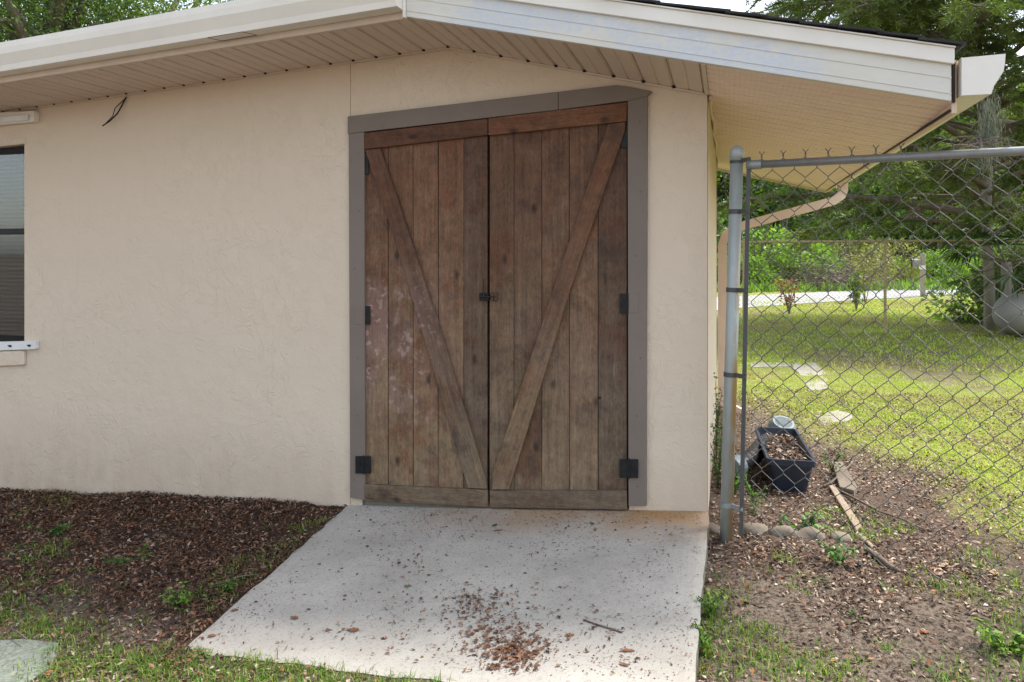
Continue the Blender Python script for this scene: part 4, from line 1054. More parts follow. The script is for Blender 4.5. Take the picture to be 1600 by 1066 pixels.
# on the pad
def to_pad(px, py):
    z = np.zeros(len(px))-.05
    for _ in range(6):
        a = (px-CX)/FPX; b = (CY-py)/FPX; t = (z-CAMZ)/b; x = (a*ct-st)*t; y = (a*st+ct)*t; z = slab_z(x, y)
    return x, y
def blob(n, cx, cy, sx, sy): return RNG.normal(cx, sx, n), RNG.normal(cy, sy, n)
bl = [blob(900, 800, 1020, 25, 18), blob(230, 785, 1000, 34, 26), blob(240, 738, 942, 24, 12), blob(200, 765, 978, 34, 20), blob(170, 790, 990, 75, 45), blob(60, 660, 985, 70, 30), blob(60, 930, 1000, 60, 35), blob(50, 625, 875, 26, 10), blob(30, 665, 892, 16, 9), blob(60, 740, 985, 60, 35), blob(30, 460, 965, 60, 25), blob(14, 550, 985, 18, 8)]
px_ = np.concatenate([b[0] for b in bl]); py_ = np.concatenate([b[1] for b in bl]); x1, y1 = to_pad(px_, py_)
L1 = .004+.024*RNG.random(len(x1))**1.8
x2, y2 = scatter(6000, -2.1, -.12, 2.5, 3.88, lambda x, y: .15+.75*sstep(.42, .62, fbm(x, y, .5))); L2 = RNG.uniform(.003, .011, len(x2))
x4, y4 = scatter(900, -2.1, -.12, 3.66, 3.885, lambda x, y: sstep(3.6, 3.88, y)*.9); x2 = np.concatenate([x2, x4]); y2 = np.concatenate([y2, y4]); L2 = RNG.uniform(.003, .013, len(x2))
x3, y3 = scatter(320, -2.05, -.2, 2.5, 3.8, lambda x, y: np.ones(len(x))*.8); L3 = RNG.uniform(.012, .024, len(x3))
xa = np.concatenate([x1, x2, x3]); ya = np.concatenate([y1, y2, y3]); La = np.concatenate([L1, L2, L3])
k = (xa > -2.1) & (xa < -.12) & (ya > 2.47) & (ya < 3.88); xa, ya, La = xa[k], ya[k], La[k]; n = len(xa)
vals = np.where(La > .008, RNG.uniform(.25, .95, n), RNG.uniform(0, .35, n))
C_ = np.stack([xa, ya, slab_z(xa, ya)+.0025+RNG.uniform(.0, .006, n)*(La > .0115)], 1); D = RNG.normal(size=(n, 3)); D[:, 2] *= .12
Vv, Ff = leaves(C_, D, La, La*RNG.uniform(.2, .7, n), .15, RNG.normal(size=(n, 3))*.25+[0, 0, 1])
o = np_obj('pad_leaves', np_mesh('pad_leaves', Vv, Ff, M['litter'], vals)); kind(o, 'stuff'); tag(o, 'small rust brown leaves and specks strewn on the concrete pad', 'fallen leaves')
def big_leaf(px, py, L, wd_, yaw, mat, label, onpad=True, z0=.004):
    if onpad:
        a_, b_ = to_pad(np.array([float(px)]), np.array([float(py)])); p = Vector((a_[0], b_[0], float(slab_z(a_[0], b_[0]))+z0))
    else: p = PG(px, py)+Vector((0, 0, .002))
    bm = bmesh.new(); n = 8; rows = []
    for i in range(n+1):
        t = i/n; wv = wd_*math.sin(math.pi*min(1, t*.94+.03))**.8*(1+.28*math.sin(i*2.3+px)); c = Vector(((t-.5)*L, 0, .12*L*(t-.5)**2))
        rows.append([bm.verts.new(p+rotz(c+Vector((0, s_*wv*.5, (.10*abs(s_)+.02*math.sin(t*9+px))*wv)), yaw)) for s_ in (-1, -.5, 0, .5, 1)])
    for i in range(n):
        for j in range(4): bm.faces.new((rows[i][j], rows[i][j+1], rows[i+1][j+1], rows[i+1][j]))
    return tag(from_bm('fallen_leaf', bm, mat, None, True), label, 'leaf', 'single larger leaves lying about')
def mcol(nm, c): return mat_simple(nm, c, .55, 0, .25, 60, .2, .001)
mg = mcol('green_leaf', (.05, .12, .03)); mbn = mcol('brown_leaf', (.20, .09, .05)); mrd = mcol('rust_leaf', (.22, .095, .045)); mtan = mcol('tan_leaf', (.40, .27, .17))
big_leaf(773, 822, .042, .02, 1.2, mg, 'small green leaf lying on the pad just below the door gap')
big_leaf(778, 830, .05, .014, .5, mbn, 'slim brown leaf beside the green leaf on the pad')
big_leaf(925, 819, .035, .016, -.6, mg, 'dark green leaf on the stained strip below the right door')
big_leaf(637, 917, .034, .022, .4, mcol('olive_leaf', (.16, .18, .07)), 'curled olive leaf in the middle of the concrete pad')
big_leaf(980, 1018, .055, .018, .1, mrd, 'long orange brown leaf at the lower right of the pad')
big_leaf(975, 1040, .038, .016, -.4, mbn, 'brown leaf near the lower right corner of the pad')
big_leaf(890, 994, .036, .02, .3, mrd, 'rust leaf just below the thin twig on the pad')
big_leaf(553, 986, .045, .028, .2, mbn, 'crumpled rust leaf alone on the lower left of the pad')
big_leaf(460, 967, .04, .025, -.2, mbn, 'dark crumpled leaf near the left edge of the pad')
big_leaf(366, 955, .032, .02, .8, mrd, 'small rust leaf at the left edge of the pad')
big_leaf(331, 995, .034, .022, .3, mrd, 'orange leaf on the near left tip of the pad')
big_leaf(1480, 885, .085, .045, .5, mtan, 'large pale tan leaf on the soil near the right edge', False)
big_leaf(1550, 893, .08, .04, 1.6, mtan, 'large tan leaf curled at the far right of the soil', False)
big_leaf(1443, 988, .045, .03, .2, mrd, 'bright orange leaf on bare soil at lower right', False)
big_leaf(1590, 1002, .05, .03, .9, mrd, 'orange leaf at the lower right margin', False)
big_leaf(55, 1018, .05, .02, .1, mrd, 'orange leaf on the old aggregate slab', False, )
big_leaf(175, 920, .045, .03, .6, mrd, 'bright rust leaf in the middle of the dark mulch', False)

# ------------------------------------------------------------------ grass
def tufts(n, x0, x1, y0, y1, dens, per, h, spread, name, mat, lean=.9, wb=.0032, vhi=1.0, label=None):
    x, y = scatter(n, x0, x1, y0, y1, dens); k = offpad(x, y, .0) & ~((y > 3.86) & (x < -.06)); x, y = x[k], y[k]
    sc = RNG.uniform(.5, 1.25, len(x)); xx = np.repeat(x, per); yy = np.repeat(y, per); ss = np.repeat(sc, per)
    xx = xx+RNG.normal(0, spread, len(xx)); yy = yy+RNG.normal(0, spread, len(xx))
    B_ = np.stack([xx, yy, ground_z(xx, yy)-.004], 1)
    Vv, Ff = blades(B_, h*ss*RNG.uniform(.5, 1.2, len(xx)), lean, wb)
    o = np_obj(name, np_mesh(name, Vv, Ff, mat, np.repeat(RNG.random(len(xx))*vhi, 3))); kind(o, 'stuff'); tag(o, label, 'grass')
    return o
def front_green(x, y):
    # dense towards the camera on the left, patchy on the right
    l = sstep(3.05, 2.45, y + .16*(x+3.6) + (fbm(x, y, .5)-.5)*1.1)*(x < -1.8)
    strip = ((x > -2.2) & (x < -.75) & (y < 2.5) & (y > 2.1))*sstep(-.72, -.95, x)*1.0
    mulg = .3*sstep(.54, .64, fbm(x+9, y+4, .5))*(x < -2.1)
    r = .75*sstep(.44, .58, fbm(x-3, y+2, .36))*(x > -.1)*(y < 3.6)*sstep(3.5, 2.9, y+(.25-x)*.15)
    r2 = .35*sstep(.5, .7, fbm(x-3, y+2, .3))*(x > .2)*(y >= 3.3)
    return np.clip(l*(.15+1.1*fbm(x, y, .2))*sstep(.34, .50, fbm(x+3, y, .28))*1.25+strip*1.0+mulg+r*.8+r2, 0, 1)
tufts(36000, -4.9, 3.2, 1.75, 4.3, front_green, 8, .048, .016, 'grass', M['grass'], 1.3, .0034, 1.0, 'patchy green grass growing out of soil in the foreground')
tufts(30000, -.1, 7.0, 4.0, 9.5, lambda x, y: lawn_mask(x, y)*(.45+.75*fbm(x, y, .5)), 9, .036, .022, 'grass', M['lawngrass'], 1.5, .005, 1.0, 'yellow green lawn blades behind the chain link fence')
tufts(26000, -.5, 15, 9.5, 24.0, lambda x, y: (.45+.75*fbm(x, y, 1.2))*(x > -.5+(y-9.5)*.0), 5, .06, .05, 'grass', M['lawngrass'], 1.3, .018, 1.0, 'far sunlit lawn between the low fence and the road')
# weeds: rosettes of round leaves
def rosette_mesh(seed, nl, L, wd_, rise):
    r = np.random.default_rng(seed); a = r.uniform(0, 6.28, nl); el = r.uniform(.1, rise, nl); rad = r.uniform(.2, 1, nl)*L
    C_ = np.stack([np.cos(a)*rad, np.sin(a)*rad, .006+el*rad], 1); D = np.stack([np.cos(a), np.sin(a), r.uniform(-.1, .5, nl)], 1)
    Vv, Ff = leaves(C_, D, r.uniform(.6, 1.1, nl)*wd_*1.5, r.uniform(.6, 1.1, nl)*wd_, .1, r.normal(size=(nl, 3))*.35+[0, 0, 1])
    return Vv, Ff
parts = []; vals = []
wx, wy = scatter(1500, -6, 4, 1.8, 4.6, lambda x, y: np.clip(.12+front_green(x, y)*.5+.8*((x > -.08) & (x < .12) & (y < 3.2))*(y < 3.1), 0, 1)*np.where(x > -.1, .75, .9)); k = offpad(wx, wy, .015) & ~((wy > 3.8) & (wx < 0)); wx, wy = wx[k], wy[k]
for i, (a, b) in enumerate(zip(wx, wy)):
    s = RNG.uniform(.5, 1.15); Vv, Ff = rosette_mesh(i, 14, .036*s, .011*s, .8); parts.append((Vv+[a, b, gz(a, b)], Ff)); vals.append(np.full(len(Ff), RNG.random())*.7+RNG.random(len(Ff))*.3)
Vv, Ff = cat(parts); o = np_obj('weeds', np_mesh('weeds', Vv, Ff, M['weed'], np.concatenate(vals))); kind(o, 'stuff'); tag(o, 'small round leaved weeds dotted through the soil', 'weeds')

# ------------------------------------------------------------------ plants and trees
def bush_arrays(rng, n, R, leaf, blobs=14, droop=.2, flat=.75, inner=.55):
    bc = rng.normal(size=(blobs, 3)); bc = unit(bc)*rng.uniform(.25, .8, (blobs, 1))*R; bc[:, 2] = np.abs(bc[:, 2])*flat*1.1
    br = rng.uniform(.25, .5, blobs)*min(R[0], R[2]) if hasattr(R, '__len__') else rng.uniform(.25, .5, blobs)*R
    idx = rng.integers(0, blobs, n); d = unit(rng.normal(size=(n, 3))); rad = br[idx]*rng.uniform(inner, 1.12, n)**.6
    C_ = bc[idx]+d*rad[:, None]; C_[:, 2] = np.maximum(C_[:, 2], .02)
    D = d+rng.normal(size=(n, 3))*.6; D[:, 2] -= droop
    L = rng.uniform(.6, 1.3, n)*leaf
    return C_, D, L, idx
def shrub_mesh(seed, n, R, leaf, mat, wr=.5, **k):
    rng = np.random.default_rng(seed); R = np.array(R, float)
    C_, D, L, idx = bush_arrays(rng, n, R, leaf, **k)
    Vv, Ff = leaves(C_, D, L, L*wr, .15)
    return np_mesh('foliage', Vv, Ff, mat, np.clip(rng.random(n)*.6+.4*rng.random(64)[idx % 64], 0, 1))
def stems_mesh(seed, R, n, r0, mat, top=.8):
    rs = random.Random(seed); bm = bmesh.new()
    for _ in range(n):
        a = rs.uniform(0, 6.28); q = rs.uniform(.2, .7); h = R[2]*rs.uniform(.5, top)*1.2
        tube(bm, [Vector((math.cos(a)*.04, math.sin(a)*.04, -.1)), Vector((math.cos(a)*R[0]*q*.4, math.sin(a)*R[1]*q*.4, h*.5)), Vector((math.cos(a)*R[0]*q, math.sin(a)*R[1]*q, h))], [r0, r0*.7, r0*.3], 6)
    me = bpy.data.meshes.new('stems'); bmesh.ops.recalc_face_normals(bm, faces=bm.faces); bm.to_mesh(me); bm.free(); me.materials.append(mat); return me
def place_plant(name, label, cat_, loc_, fol, stem, scale=1.0, rz_=0.0, group=None, fn='foliage', sn='stem', squash=1.0):
    t = thing(name, label, cat_, loc_, group); t.rotation_euler = (0, 0, rz_); t.scale = (scale, scale, scale*squash)
    for nm, me in ((fn, fol), (sn, stem)):
        if me is None: continue
        o = bpy.data.objects.new(nm, me); COL.objects.link(o); o.parent = t; o.location = (0, 0, 0)
    return t
fA = shrub_mesh(1, 13000, (2.4, 2.0, 3.2), .17, M['leafA']); fB = shrub_mesh(2, 13000, (2.6, 2.0, 3.6), .16, M['leafB']); fC = shrub_mesh(3, 9000, (1.6, 1.4, 1.9), .13, M['leafC'], .35)
sA = stems_mesh(1, (2.4, 2, 3.2), 9, .05, M['bark']); sC = stems_mesh(3, (1.6, 1.4, 1.9), 12, .03, M['twig'])
def gpos(px, d, dz=0): p = PD(px, 460, d); return Vector((p.x, p.y, gz(p.x, p.y)+dz))
tg = 'shrubs of the thicket across the road'
thk = [(1128, 31, fB, sA, 1.1, 'dark green shrub seen in the gap beside the house corner'), (1180, 28.5, fA, sA, .85, 'bright green vine covered shrub above the slanting downspout, left end'),
       (1216, 30, fA, sA, 1.15, 'tall bright green shrub across the road near the downspout'), (1250, 28, fA, sA, .55, 'low light green shrub across the road left of the brush pile'),
       (1335, 29.5, fC, sC, 1.1, 'yellowish olive shrub across the road behind the brush pile'), (1368, 30.5, fC, sC, 1.2, 'yellow green shrub left of the back fence post, across the road'),
       (1405, 31.5, fA, sA, .62, 'bright green shrub behind the mailbox, left'), (1466, 32, fA, sA, .75, 'bright green shrub right of the mailbox across the road'),
       (1505, 33, fA, sA, .8, 'light green shrub across the road near the pale trunk'), (1565, 33, fB, sA, .8, 'mid green shrub across the road behind the palm'), (1640, 34, fA, sA, .9, 'green shrub across the road at the right edge'),
       (1290, 34, fB, sA, 1.25, 'darker green shrub standing behind the thicket, left'), (1440, 37, fB, sA, 1.25, 'dark green shrub standing behind the mailbox shrubs'), (1540, 39, fB, sA, 1.4, 'large dark shrub deep behind the pale trunk')]
for i, (px_, d, f_, s_, sc, lab) in enumerate(thk):
    place_plant('shrub', lab, 'shrub', gpos(px_, d, -.05), f_, s_, sc, i*1.3, tg)
# brush pile
rng = np.random.default_rng(5); n = 2600; C_ = rng.normal(size=(n, 3))*[.9, .6, .4]; C_[:, 2] = np.abs(C_[:, 2])+.05
Vv, Ff = leaves(C_, rng.normal(size=(n, 3))*[1, 1, .6], rng.uniform(.3, .9, n), .022, 0)
t_ = gpos(1288, 27.3); o = np_obj('brush_pile', np_mesh('brush_pile', Vv, Ff, M['leafD'], rng.random(n)), None, t_); tag(o, 'heap of dead grey branches across the road under the shrubs', 'brush pile')
# verge grass across road
x, y = scatter(9000, -8, 22, 22, 36, lambda x, y: np.ones(len(x))*.8)
rel = x*(-st)+y*ct; k = (rel > 25.2+(x-2)*.25) & (rel < 30); x, y = x[k], y[k]; B_ = np.stack([x, y, ground_z(x, y)], 1); Vv, Ff = blades(np.repeat(B_, 4, 0)+RNG.normal(0, .08, (len(B_)*4, 3))*[1, 1, 0], RNG.uniform(.15, .5, len(B_)*4), .9, .05)
o = np_obj('verge_grass', np_mesh('verge_grass', Vv, Ff, M['leafA'], np.repeat(RNG.random(len(B_)*4)*.8, 3))); kind(o, 'stuff'); tag(o, 'tall bright grass along the far verge of the road', 'grass')

# generic broadleaf tree (for the background)
def tree_mesh(seed, n, R, zc, leaf, mat, blobs=26):
    rng = np.random.default_rng(seed); R = np.array(R, float)
    bc = unit(rng.normal(size=(blobs, 3)))*rng.uniform(.2, .85, (blobs, 1))*R; br = rng.uniform(.22, .42, blobs)*R.min()
    idx = rng.integers(0, blobs, n); d = unit(rng.normal(size=(n, 3))*[1, 1, .8]); C_ = bc[idx]+d*(br[idx]*rng.uniform(.3, 1.15, n)**.5)[:, None]
    C_[:, 2] += zc; L = rng.uniform(.6, 1.3, n)*leaf; Vv, Ff = leaves(C_, d+rng.normal(size=(n, 3))*.7-[0, 0, .3], L, L*.45, .15)
    me = np_mesh('crown', Vv, Ff, mat, np.clip(rng.random(n)*.6+.4*rng.random(64)[idx % 64], 0, 1))
    bm = bmesh.new(); rs = random.Random(seed); tube(bm, [Vector((0, 0, -.3)), Vector((.1, 0, zc*.5)), Vector((.0, .1, zc))], [.26, .2, .14], 10)
    for b_ in bc[:18]:
        e = Vector((b_[0], b_[1], b_[2]+zc)); s_ = Vector((0, 0, zc*rs.uniform(.55, 1))); m_ = s_.lerp(e, .5)+Vector((0, 0, .3)); tube(bm, [s_, m_, e], [.11, .07, .03], 6)
    bmesh.ops.recalc_face_normals(bm, faces=bm.faces); tm = bpy.data.meshes.new('trunk'); bm.to_mesh(tm); bm.free(); tm.materials.append(M['bark']); tm.shade_smooth()
    return me, tm
tB = tree_mesh(21, 17000, (3.6, 3.6, 3.4), 6.0, .17, M['leafB'], 34); tA = tree_mesh(22, 14000, (3.2, 3.2, 3.0), 6.0, .18, M['leafB'], 22)
tgp = 'trees standing behind the house and the road'
tF = tree_mesh(31, 30000, (3.8, 3.6, 3.0), 6.0, .085, M['leafB'], 46)
for i, (px_, d, sc, mm, lab) in enumerate([(80, 15, 1.12, tF, 'leafy tree above the roof at the far upper left'), (225, 17, 1.06, tF, 'leafy tree above the gutter, second from the left'), (-160, 17, 1.25, tF, 'leafy tree beyond the left frame edge behind the roof'),
      (1010, 34, 1.17, tA, 'distant tree whose top just shows over the shingles'), (1122, 42, 1.1, tB, 'distant pale tree seen in the gap beside the wall corner'),
      (1200, 44, 1.15, tA, 'tall distant tree above the bright thicket'), (1330, 46, 1.5, tB, 'tall distant tree behind the cedar, left part'), (1450, 44, 1.4, tA, 'tall distant tree behind the mailbox'),
      (1560, 42, 1.4, tB, 'tall distant tree behind the pale trunk'), (1690, 40, 1.4, tA, 'tall distant tree at the right edge')]):
    place_plant('tree', lab, 'tree', gpos(px_, d), mm[0], mm[1], sc, i*.9, tgp, 'crown', 'trunk')
for i, (x_, y_, sc, lb_) in enumerate([(-14, -9, 1.2, 'tree mirrored in the window, just beyond the white canopy'), (-6, -13, 1.3, 'tall tree mirrored in the right edge of the window pane'), (-20, -1, 1.3, 'tree mirrored in the left part of the window, beside the canopy'), (-24, 8, 1.2, 'farthest tree mirrored at the left end of the window')]):
    place_plant('tree', lb_, 'tree', (x_, y_, -.4), tB[0] if i % 2 else tA[0], tB[1], sc, i, 'trees behind the photographer', 'crown', 'trunk')

for i, (px_, d, sc, lab) in enumerate([(1140, 40, 2.1, 'dense dark tree filling the gap right of the house wall'), (1215, 41, 2.5, 'dense tall tree behind the downspout'), (1290, 38, 2.3, 'dense dark tree behind the brush pile'),
      (1365, 41, 2.6, 'dense tall tree behind the low fence post'), (1440, 40, 2.4, 'dense tall tree behind the mailbox post'), (1520, 41, 2.7, 'dense tall tree behind the pale cedar trunk'), (1600, 40, 2.5, 'dense tall tree at the right edge beyond the road'), (1680, 42, 2.7, 'dense tall tree just past the right edge')]):
    place_plant('tree', lab, 'tree', gpos(px_, d, -.2), fB, sA, sc, i*2.1, 'dense trees beyond the road')
# --- the cedar
def cedar():
    rng = np.random.default_rng(77); rs = random.Random(77)
    base = gpos(1546, 13.0); t = thing('cedar_tree', 'large feathery cedar with drooping boughs overhanging the lawn at right', 'tree', base)
    bm = bmesh.new()
    tr_pts = [Vector((0, 0, -.3)), Vector((0, 0, .8)), Vector((-.05, 0, 2.1)), Vector((.0, .05, 3.4)), Vector((-.35, .0, 5.0)), Vector((-.6, -.2, 6.8)), Vector((-.7, -.2, 9.0))]
    tube(bm, tr_pts, [.10, .085, .08, .085, .09, .08, .04], 14)
    trunk = None
    def at(h):
        for a_, b_ in zip(tr_pts[:-1], tr_pts[1:]):
            if a_.z <= h <= b_.z: return a_.lerp(b_, (h-a_.z)/(b_.z-a_.z))
        return tr_pts[-1]
    Cs, Ds, vs, Ls = [], [], [], []
    bb = bmesh.new()
    nl = 104
    right = Vector((ct, st, 0)); fwd = Vector((-st, ct, 0))
    for i in range(nl):
        h = 1.7+ (i/nl)**1.0*6.9; a_ = i*2.399+rs.uniform(-.4, .4); ln = rs.uniform(2.8, 5.0)*(1-.45*(h-2)/7)
        dirv = Vector((math.cos(a_), math.sin(a_), 0)); 
        if dirv.dot(right) < -.2: ln *= 1.15
        s_ = at(h); rise = rs.uniform(.10, .5) if h > 3 else rs.uniform(.12, .3)
        pts = []; nseg = 9
        side = Vector((-dirv.y, dirv.x, 0))*rs.uniform(-.35, .35)
        for k in range(nseg):
            u = k/(nseg-1); pts.append(s_ + dirv*ln*u + side*ln*u*u*.5 + Vector((0, 0, ln*(rise*u*1.5 - .62*rise*u*u*1.6 - .10*u*u)))+Vector((rs.gauss(0, .05), rs.gauss(0, .05), rs.gauss(0, .04)))*u)
        tube(bb, pts, [.052*(1-.85*k/(nseg-1))*(ln/4) for k in range(nseg)], 5)
        ntw = int(24+ln*5)
        for j in range(ntw):
            u = rs.uniform(.22, 1.0); f_ = u*(nseg-1); k = min(int(f_), nseg-2); p = pts[k].lerp(pts[k+1], f_-k)
            sg = rs.choice((-1, 1)); perp = Vector((-dirv.y, dirv.x, 0))*sg
            td = (dirv*rs.uniform(.2, 1.0)+perp*rs.uniform(.2, 1.0)+Vector((0, 0, rs.uniform(-.35, .35)))).normalized(); tl = rs.uniform(.35, .95)*(1.15-.45*u)
            q = []
            for m_ in range(5):
                w_ = m_/4; q.append(p+td*tl*w_+Vector((0, 0, -.42*tl*w_*w_)))
            tube(bb, q, [.013, .011, .009, .007, .004], 3, False)
            nn = int(165*tl/.6)*(1 if (h > 3.0 or i % 3) else 0)+1; w_ = rng.random(nn)**.7; qi = np.array([list(v_) for v_ in q]); idx = np.minimum((w_*4).astype(int), 3); fr = (w_*4-idx)[:, None]
            pc_ = qi[idx]*(1-fr)+qi[idx+1]*fr
            tdn = np.array(td)
            off = rng.normal(size=(nn, 3)); off[:, 2] = off[:, 2]*.6-.35
            Dn = unit(off+tdn*1.3); rad = rng.uniform(.01, .13, nn)[:, None]
            Cs.append(pc_+Dn*rad*.9); Ds.append(Dn); Ls.append(rng.uniform(.035, .11, nn)); tone = rs.random(); vs.append(np.clip(rng.random(nn)*.5+.5*tone, 0, 1))
    bmesh.ops.recalc_face_normals(bb, faces=bb.faces)
    o = from_bm('trunk', bm, M['palebark'], t, True, base*0); o.location = (0, 0, 0)
    o = from_bm('branch', bb, M['twigc'], t, True, base*0); o.location = (0, 0, 0); kind(o, 'stuff')
    C_ = np.concatenate(Cs); D = np.concatenate(Ds); L = np.concatenate(Ls); v_ = np.concatenate(vs)
    Vv, Ff = leaves(C_, D, L, L*.22, .1); me = np_mesh('crown', Vv, Ff, M['cedar'], v_)
    print('cedar leaves', len(Ff))
    o = np_obj('crown', me, t); o.location = (0, 0, 0)
    # moss
    for (px_, py_, d, nn, ln, lab) in ((1548, 168, 10.3, 260, .5, 'hank of grey Spanish moss hanging high at the right'), (1538, 205, 11, 160, .4, 'smaller grey moss hank just left of the big one'), (1575, 300, 12.0, 120, .4, 'wisp of grey moss low in the cedar above the rail')):
        top_ = PD(px_, py_, d); r = np.random.default_rng(int(px_)); C0 = r.normal(size=(nn, 3))*[.075, .075, .14]; k = 5
        Cc, Dd = [], []
        for s_ in range(k):
            C0 = C0 + r.normal(size=(nn, 3))*[.02, .02, 0] + [0, 0, -ln/k]; C0[:, :2] *= .93; Cc.append(C0.copy()); Dd.append(r.normal(size=(nn, 3))*.2+[0, 0, -1])
        Vv, Ff = leaves(np.concatenate(Cc), np.concatenate(Dd), .12, .009, 0)
        o = np_obj('hanging_moss', np_mesh('hanging_moss', Vv, Ff, M['moss'], r.random(len(Ff))), None, top_); tag(o, lab, 'moss')
cedar()
# --- palm in front of the pale trunk
def palm():
    b = gpos(1572, 12.3); t = thing('palm', 'dark green fan palm hanging over the grey tank at the right edge', 'palm', b)
    bm = bmesh.new(); tube(bm, [Vector((0, 0, -.1)), Vector((.02, 0, .6)), Vector((0, 0, 1.2))], [.10, .09, .08], 10); o = from_bm('trunk', bm, M['palebark'], t, True, Vector()); o.location = (0, 0, 0)
    rng = np.random.default_rng(4)
    for i in range(20):
        a_ = i*2.4; up = rng.uniform(-.55, 1.0); stemL = rng.uniform(.4, .75); d = np.array([math.cos(a_), math.sin(a_), up]); d /= np.linalg.norm(d)
        c_ = np.array([0, 0, 1.2])+d*stemL; nb = 22; side = np.cross(d, [0, 0, 1.]); side /= np.linalg.norm(side); upv = np.cross(side, d)
        sp = np.linspace(-1.5, 1.5, nb); Dn = np.outer(np.cos(sp), d)+np.outer(np.sin(sp), side)+rng.normal(size=(nb, 3))*.05-[0, 0, .15]
        L = rng.uniform(.35, .5, nb); C_ = c_+unit(Dn)*L[:, None]*.5; Vv, Ff = leaves(C_, Dn, L, .032, .25, np.tile(upv, (nb, 1)))
        Dn2 = Dn-[0, 0, .9]; C2 = c_+unit(Dn)*L[:, None]*.85+unit(Dn2)*L[:, None]*.25; V2, F2 = leaves(C2, Dn2, L*.6, .024, .2, np.tile(upv, (nb, 1)))
        st_m = bmesh.new(); tube(st_m, [Vector((0, 0, 1.15)), Vector(c_)], .009, 5)
        Vc, Fc = cat([(Vv, Ff), (V2, F2)]); mat_ = M['palm'] if up > -.3 or i % 2 else M['dead']
        o = np_obj('frond', np_mesh('frond', Vc, Fc, mat_, rng.random(len(Fc))), t); o.location = (0, 0, 0)
        s_ = from_bm('stalk', st_m, M['weed'] if False else M['twig'], t, False, Vector()); s_.location = (0, 0, 0)
palm()
# broad-leaved sapling mass right, above palm
fS = shrub_mesh(9, 5200, (1.1, 1.0, 1.5), .10, M['leafB'], .5, blobs=12); sS = stems_mesh(9, (1.1, 1, 1.5), 5, .02, M['twig'])
fS2 = shrub_mesh(10, 5000, (1.1, 1.0, 1.5), .10, M['leafA'], .5, blobs=12)
place_plant('shrub', 'mid green leafy shrub right behind the low fence under the cedar, right edge', 'shrub', gpos(1625, 13.6), fS, sS, 1.35, 0.5)
place_plant('shrub', 'bright green young shrub beside the pale cedar trunk', 'shrub', gpos(1585, 14.4), fS2, sS, 1.25, 2.)
# saplings on the lawn
def sapling(px, py, d, h, mat, nleaf, lsz, label, spread):
    p = PD(px, py, d); p.z = gz(p.x, p.y); t = thing('sapling', label, 'sapling', p); rng = np.random.default_rng(int(px)); bm = bmesh.new(); Cs = []
    for i in range(6):
        a_ = rng.uniform(0, 6.28); q = Vector((math.cos(a_)*spread*rng.uniform(.3, 1), math.sin(a_)*spread*rng.uniform(.3, 1), h*rng.uniform(.5, 1)))
        tube(bm, [Vector((0, 0, -.03)), Vector((q.x*.4, q.y*.4, q.z*.5)), q], [.012, .009, .004], 5)
        for k in range(nleaf//6): w_ = rng.uniform(.35, 1.05); Cs.append([q.x*w_+rng.normal()*.05, q.y*w_+rng.normal()*.05, q.z*w_+rng.normal()*.05])
    o = from_bm('stem', bm, M['twig'], t, False, Vector()); o.location = (0, 0, 0)
    C_ = np.array(Cs); Vv, Ff = leaves(C_, rng.normal(size=C_.shape)-[0, 0, .3], lsz, lsz*.5, .2); o = np_obj('foliage', np_mesh('foliage', Vv, Ff, mat, rng.random(len(Ff))), t); o.location = (0, 0, 0)
sapling(1233, 488, 16.5, .95, M['redleaf'], 130, .10, 'thin sapling with reddish leaves beyond the low fence', .28)
sapling(1338, 486, 17.2, .95, M['leafB'], 150, .12, 'small bushy green sapling on the lawn before the road', .32)
sapling(1352, 474, 20.0, 1.5, M['leafC'], 300, .10, 'taller thin yellowish sapling behind the bushy one', .5)
# plants by the house corner and planter
def small_plant(px, py, h, spread, n, lsz, mat, label, catg='plant', nm='leafy_plant', d=None):
    p = PG(px, py) if d is None else PD(px, py, d); p.z = gz(p.x, p.y); t = thing(nm, label, catg, p); rng = np.random.default_rng(int(px*7+py)); bm = bmesh.new(); Cs = []
    for i in range(5):
        a_ = rng.uniform(0, 6.28); q = Vector((math.cos(a_)*spread, math.sin(a_)*spread, h*rng.uniform(.6, 1))); tube(bm, [Vector((0, 0, -.01)), Vector((q.x*.3, q.y*.3, q.z*.6)), q], .0022, 4)
        for k in range(n//5): w_ = rng.uniform(.2, 1.05); Cs.append([q.x*w_+rng.normal()*.012, q.y*w_+rng.normal()*.012, q.z*w_+rng.normal()*.012])
    o = from_bm('stem', bm, M['weed'], t, False, Vector()); o.location = (0, 0, 0)
    C_ = np.array(Cs); Vv, Ff = leaves(C_, rng.normal(size=C_.shape)*[1, 1, .5], lsz, lsz*.55, .15, rng.normal(size=C_.shape)*.4+[0, 0, 1]); o = np_obj('foliage', np_mesh('foliage', Vv, Ff, mat, rng.random(len(Ff))), t); o.location = (0, 0, 0)
small_plant(1122, 745, .50, .07, 200, .024, M['weed'], 'dark weedy vine climbing between wall corner and leaning post', 'vine', 'vine', 4.3)
small_plant(1119, 700, .55, .05, 160, .026, M['leafB'], 'grey green sprig against the wall just behind the vine', 'vine', 'vine', 5.0)
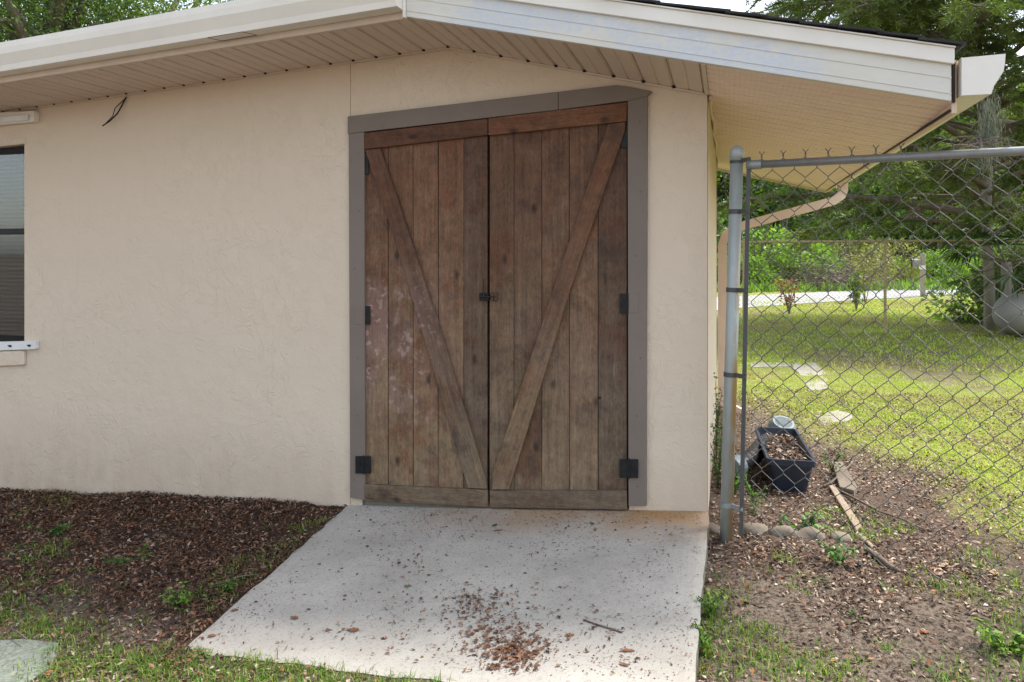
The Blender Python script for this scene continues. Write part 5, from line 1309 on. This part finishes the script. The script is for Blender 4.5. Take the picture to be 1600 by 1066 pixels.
small_plant(1146, 775, .22, .08, 60, .03, M['weed'], 'light green weed between the leaning post and drain pipe')
small_plant(1178, 800, .16, .06, 50, .028, M['weed'], 'small leafy weed in front of the black drain pipe')
small_plant(1252, 835, .10, .09, 60, .04, M['weed'], 'trailing green weed over the edging stones')
small_plant(1312, 880, .10, .08, 70, .03, M['weed'], 'leafy weed in the soil in front of the fence, centre')
small_plant(1300, 740, .14, .06, 60, .022, M['weed'], 'green weed at the right side of the navy planter')
small_plant(1108, 960, .10, .06, 110, .022, M['leafA'], 'bright clover like weed against the right side of the pad')
small_plant(1100, 1020, .10, .05, 90, .024, M['leafA'], 'bright green weed at the lower right pad edge')
small_plant(1575, 1018, .11, .10, 200, .028, M['leafA'], 'leafy green tuft at the lower right corner')
small_plant(275, 950, .09, .07, 110, .022, M['leafA'], 'bright green weed in the mulch left of the pad')
small_plant(352, 925, .07, .05, 60, .02, M['weed'], 'small weed hard against the left edge of the pad')
small_plant(205, 880, .06, .12, 90, .02, M['weed'], 'spreading weed amid dark mulch, upper left')
small_plant(75, 835, .06, .12, 90, .022, M['weed'], 'low weed patch near the wall at far left')

ca = thing('canopy', 'white fabric garden canopy mirrored in the dark window pane', 'canopy', (-9.5, -3.5, -.4))
bm = bmesh.new(); z_ = 2.15
v_ = [bm.verts.new((x_, y_, z_)) for x_, y_ in ((-11.2, -5.2), (-7.8, -5.2), (-7.8, -1.8), (-11.2, -1.8))]; w_ = [bm.verts.new((v.co.x, v.co.y, z_-.25)) for v in v_]; pk_ = bm.verts.new((-9.5, -3.5, 3.1))
for k in range(4): bm.faces.new((v_[k], v_[(k+1) % 4], pk_)); bm.faces.new((v_[k], w_[k], w_[(k+1) % 4], v_[(k+1) % 4]))
from_bm('canopy_cloth', bm, M['white'], ca)
for x_, y_ in ((-11.1, -5.1), (-7.9, -5.1), (-7.9, -1.9), (-11.1, -1.9)):
    bm = bmesh.new(); tube(bm, [Vector((x_, y_, -.6)), Vector((x_, y_, 2.1))], .025, 8); from_bm('leg', bm, M['galv2'], ca)
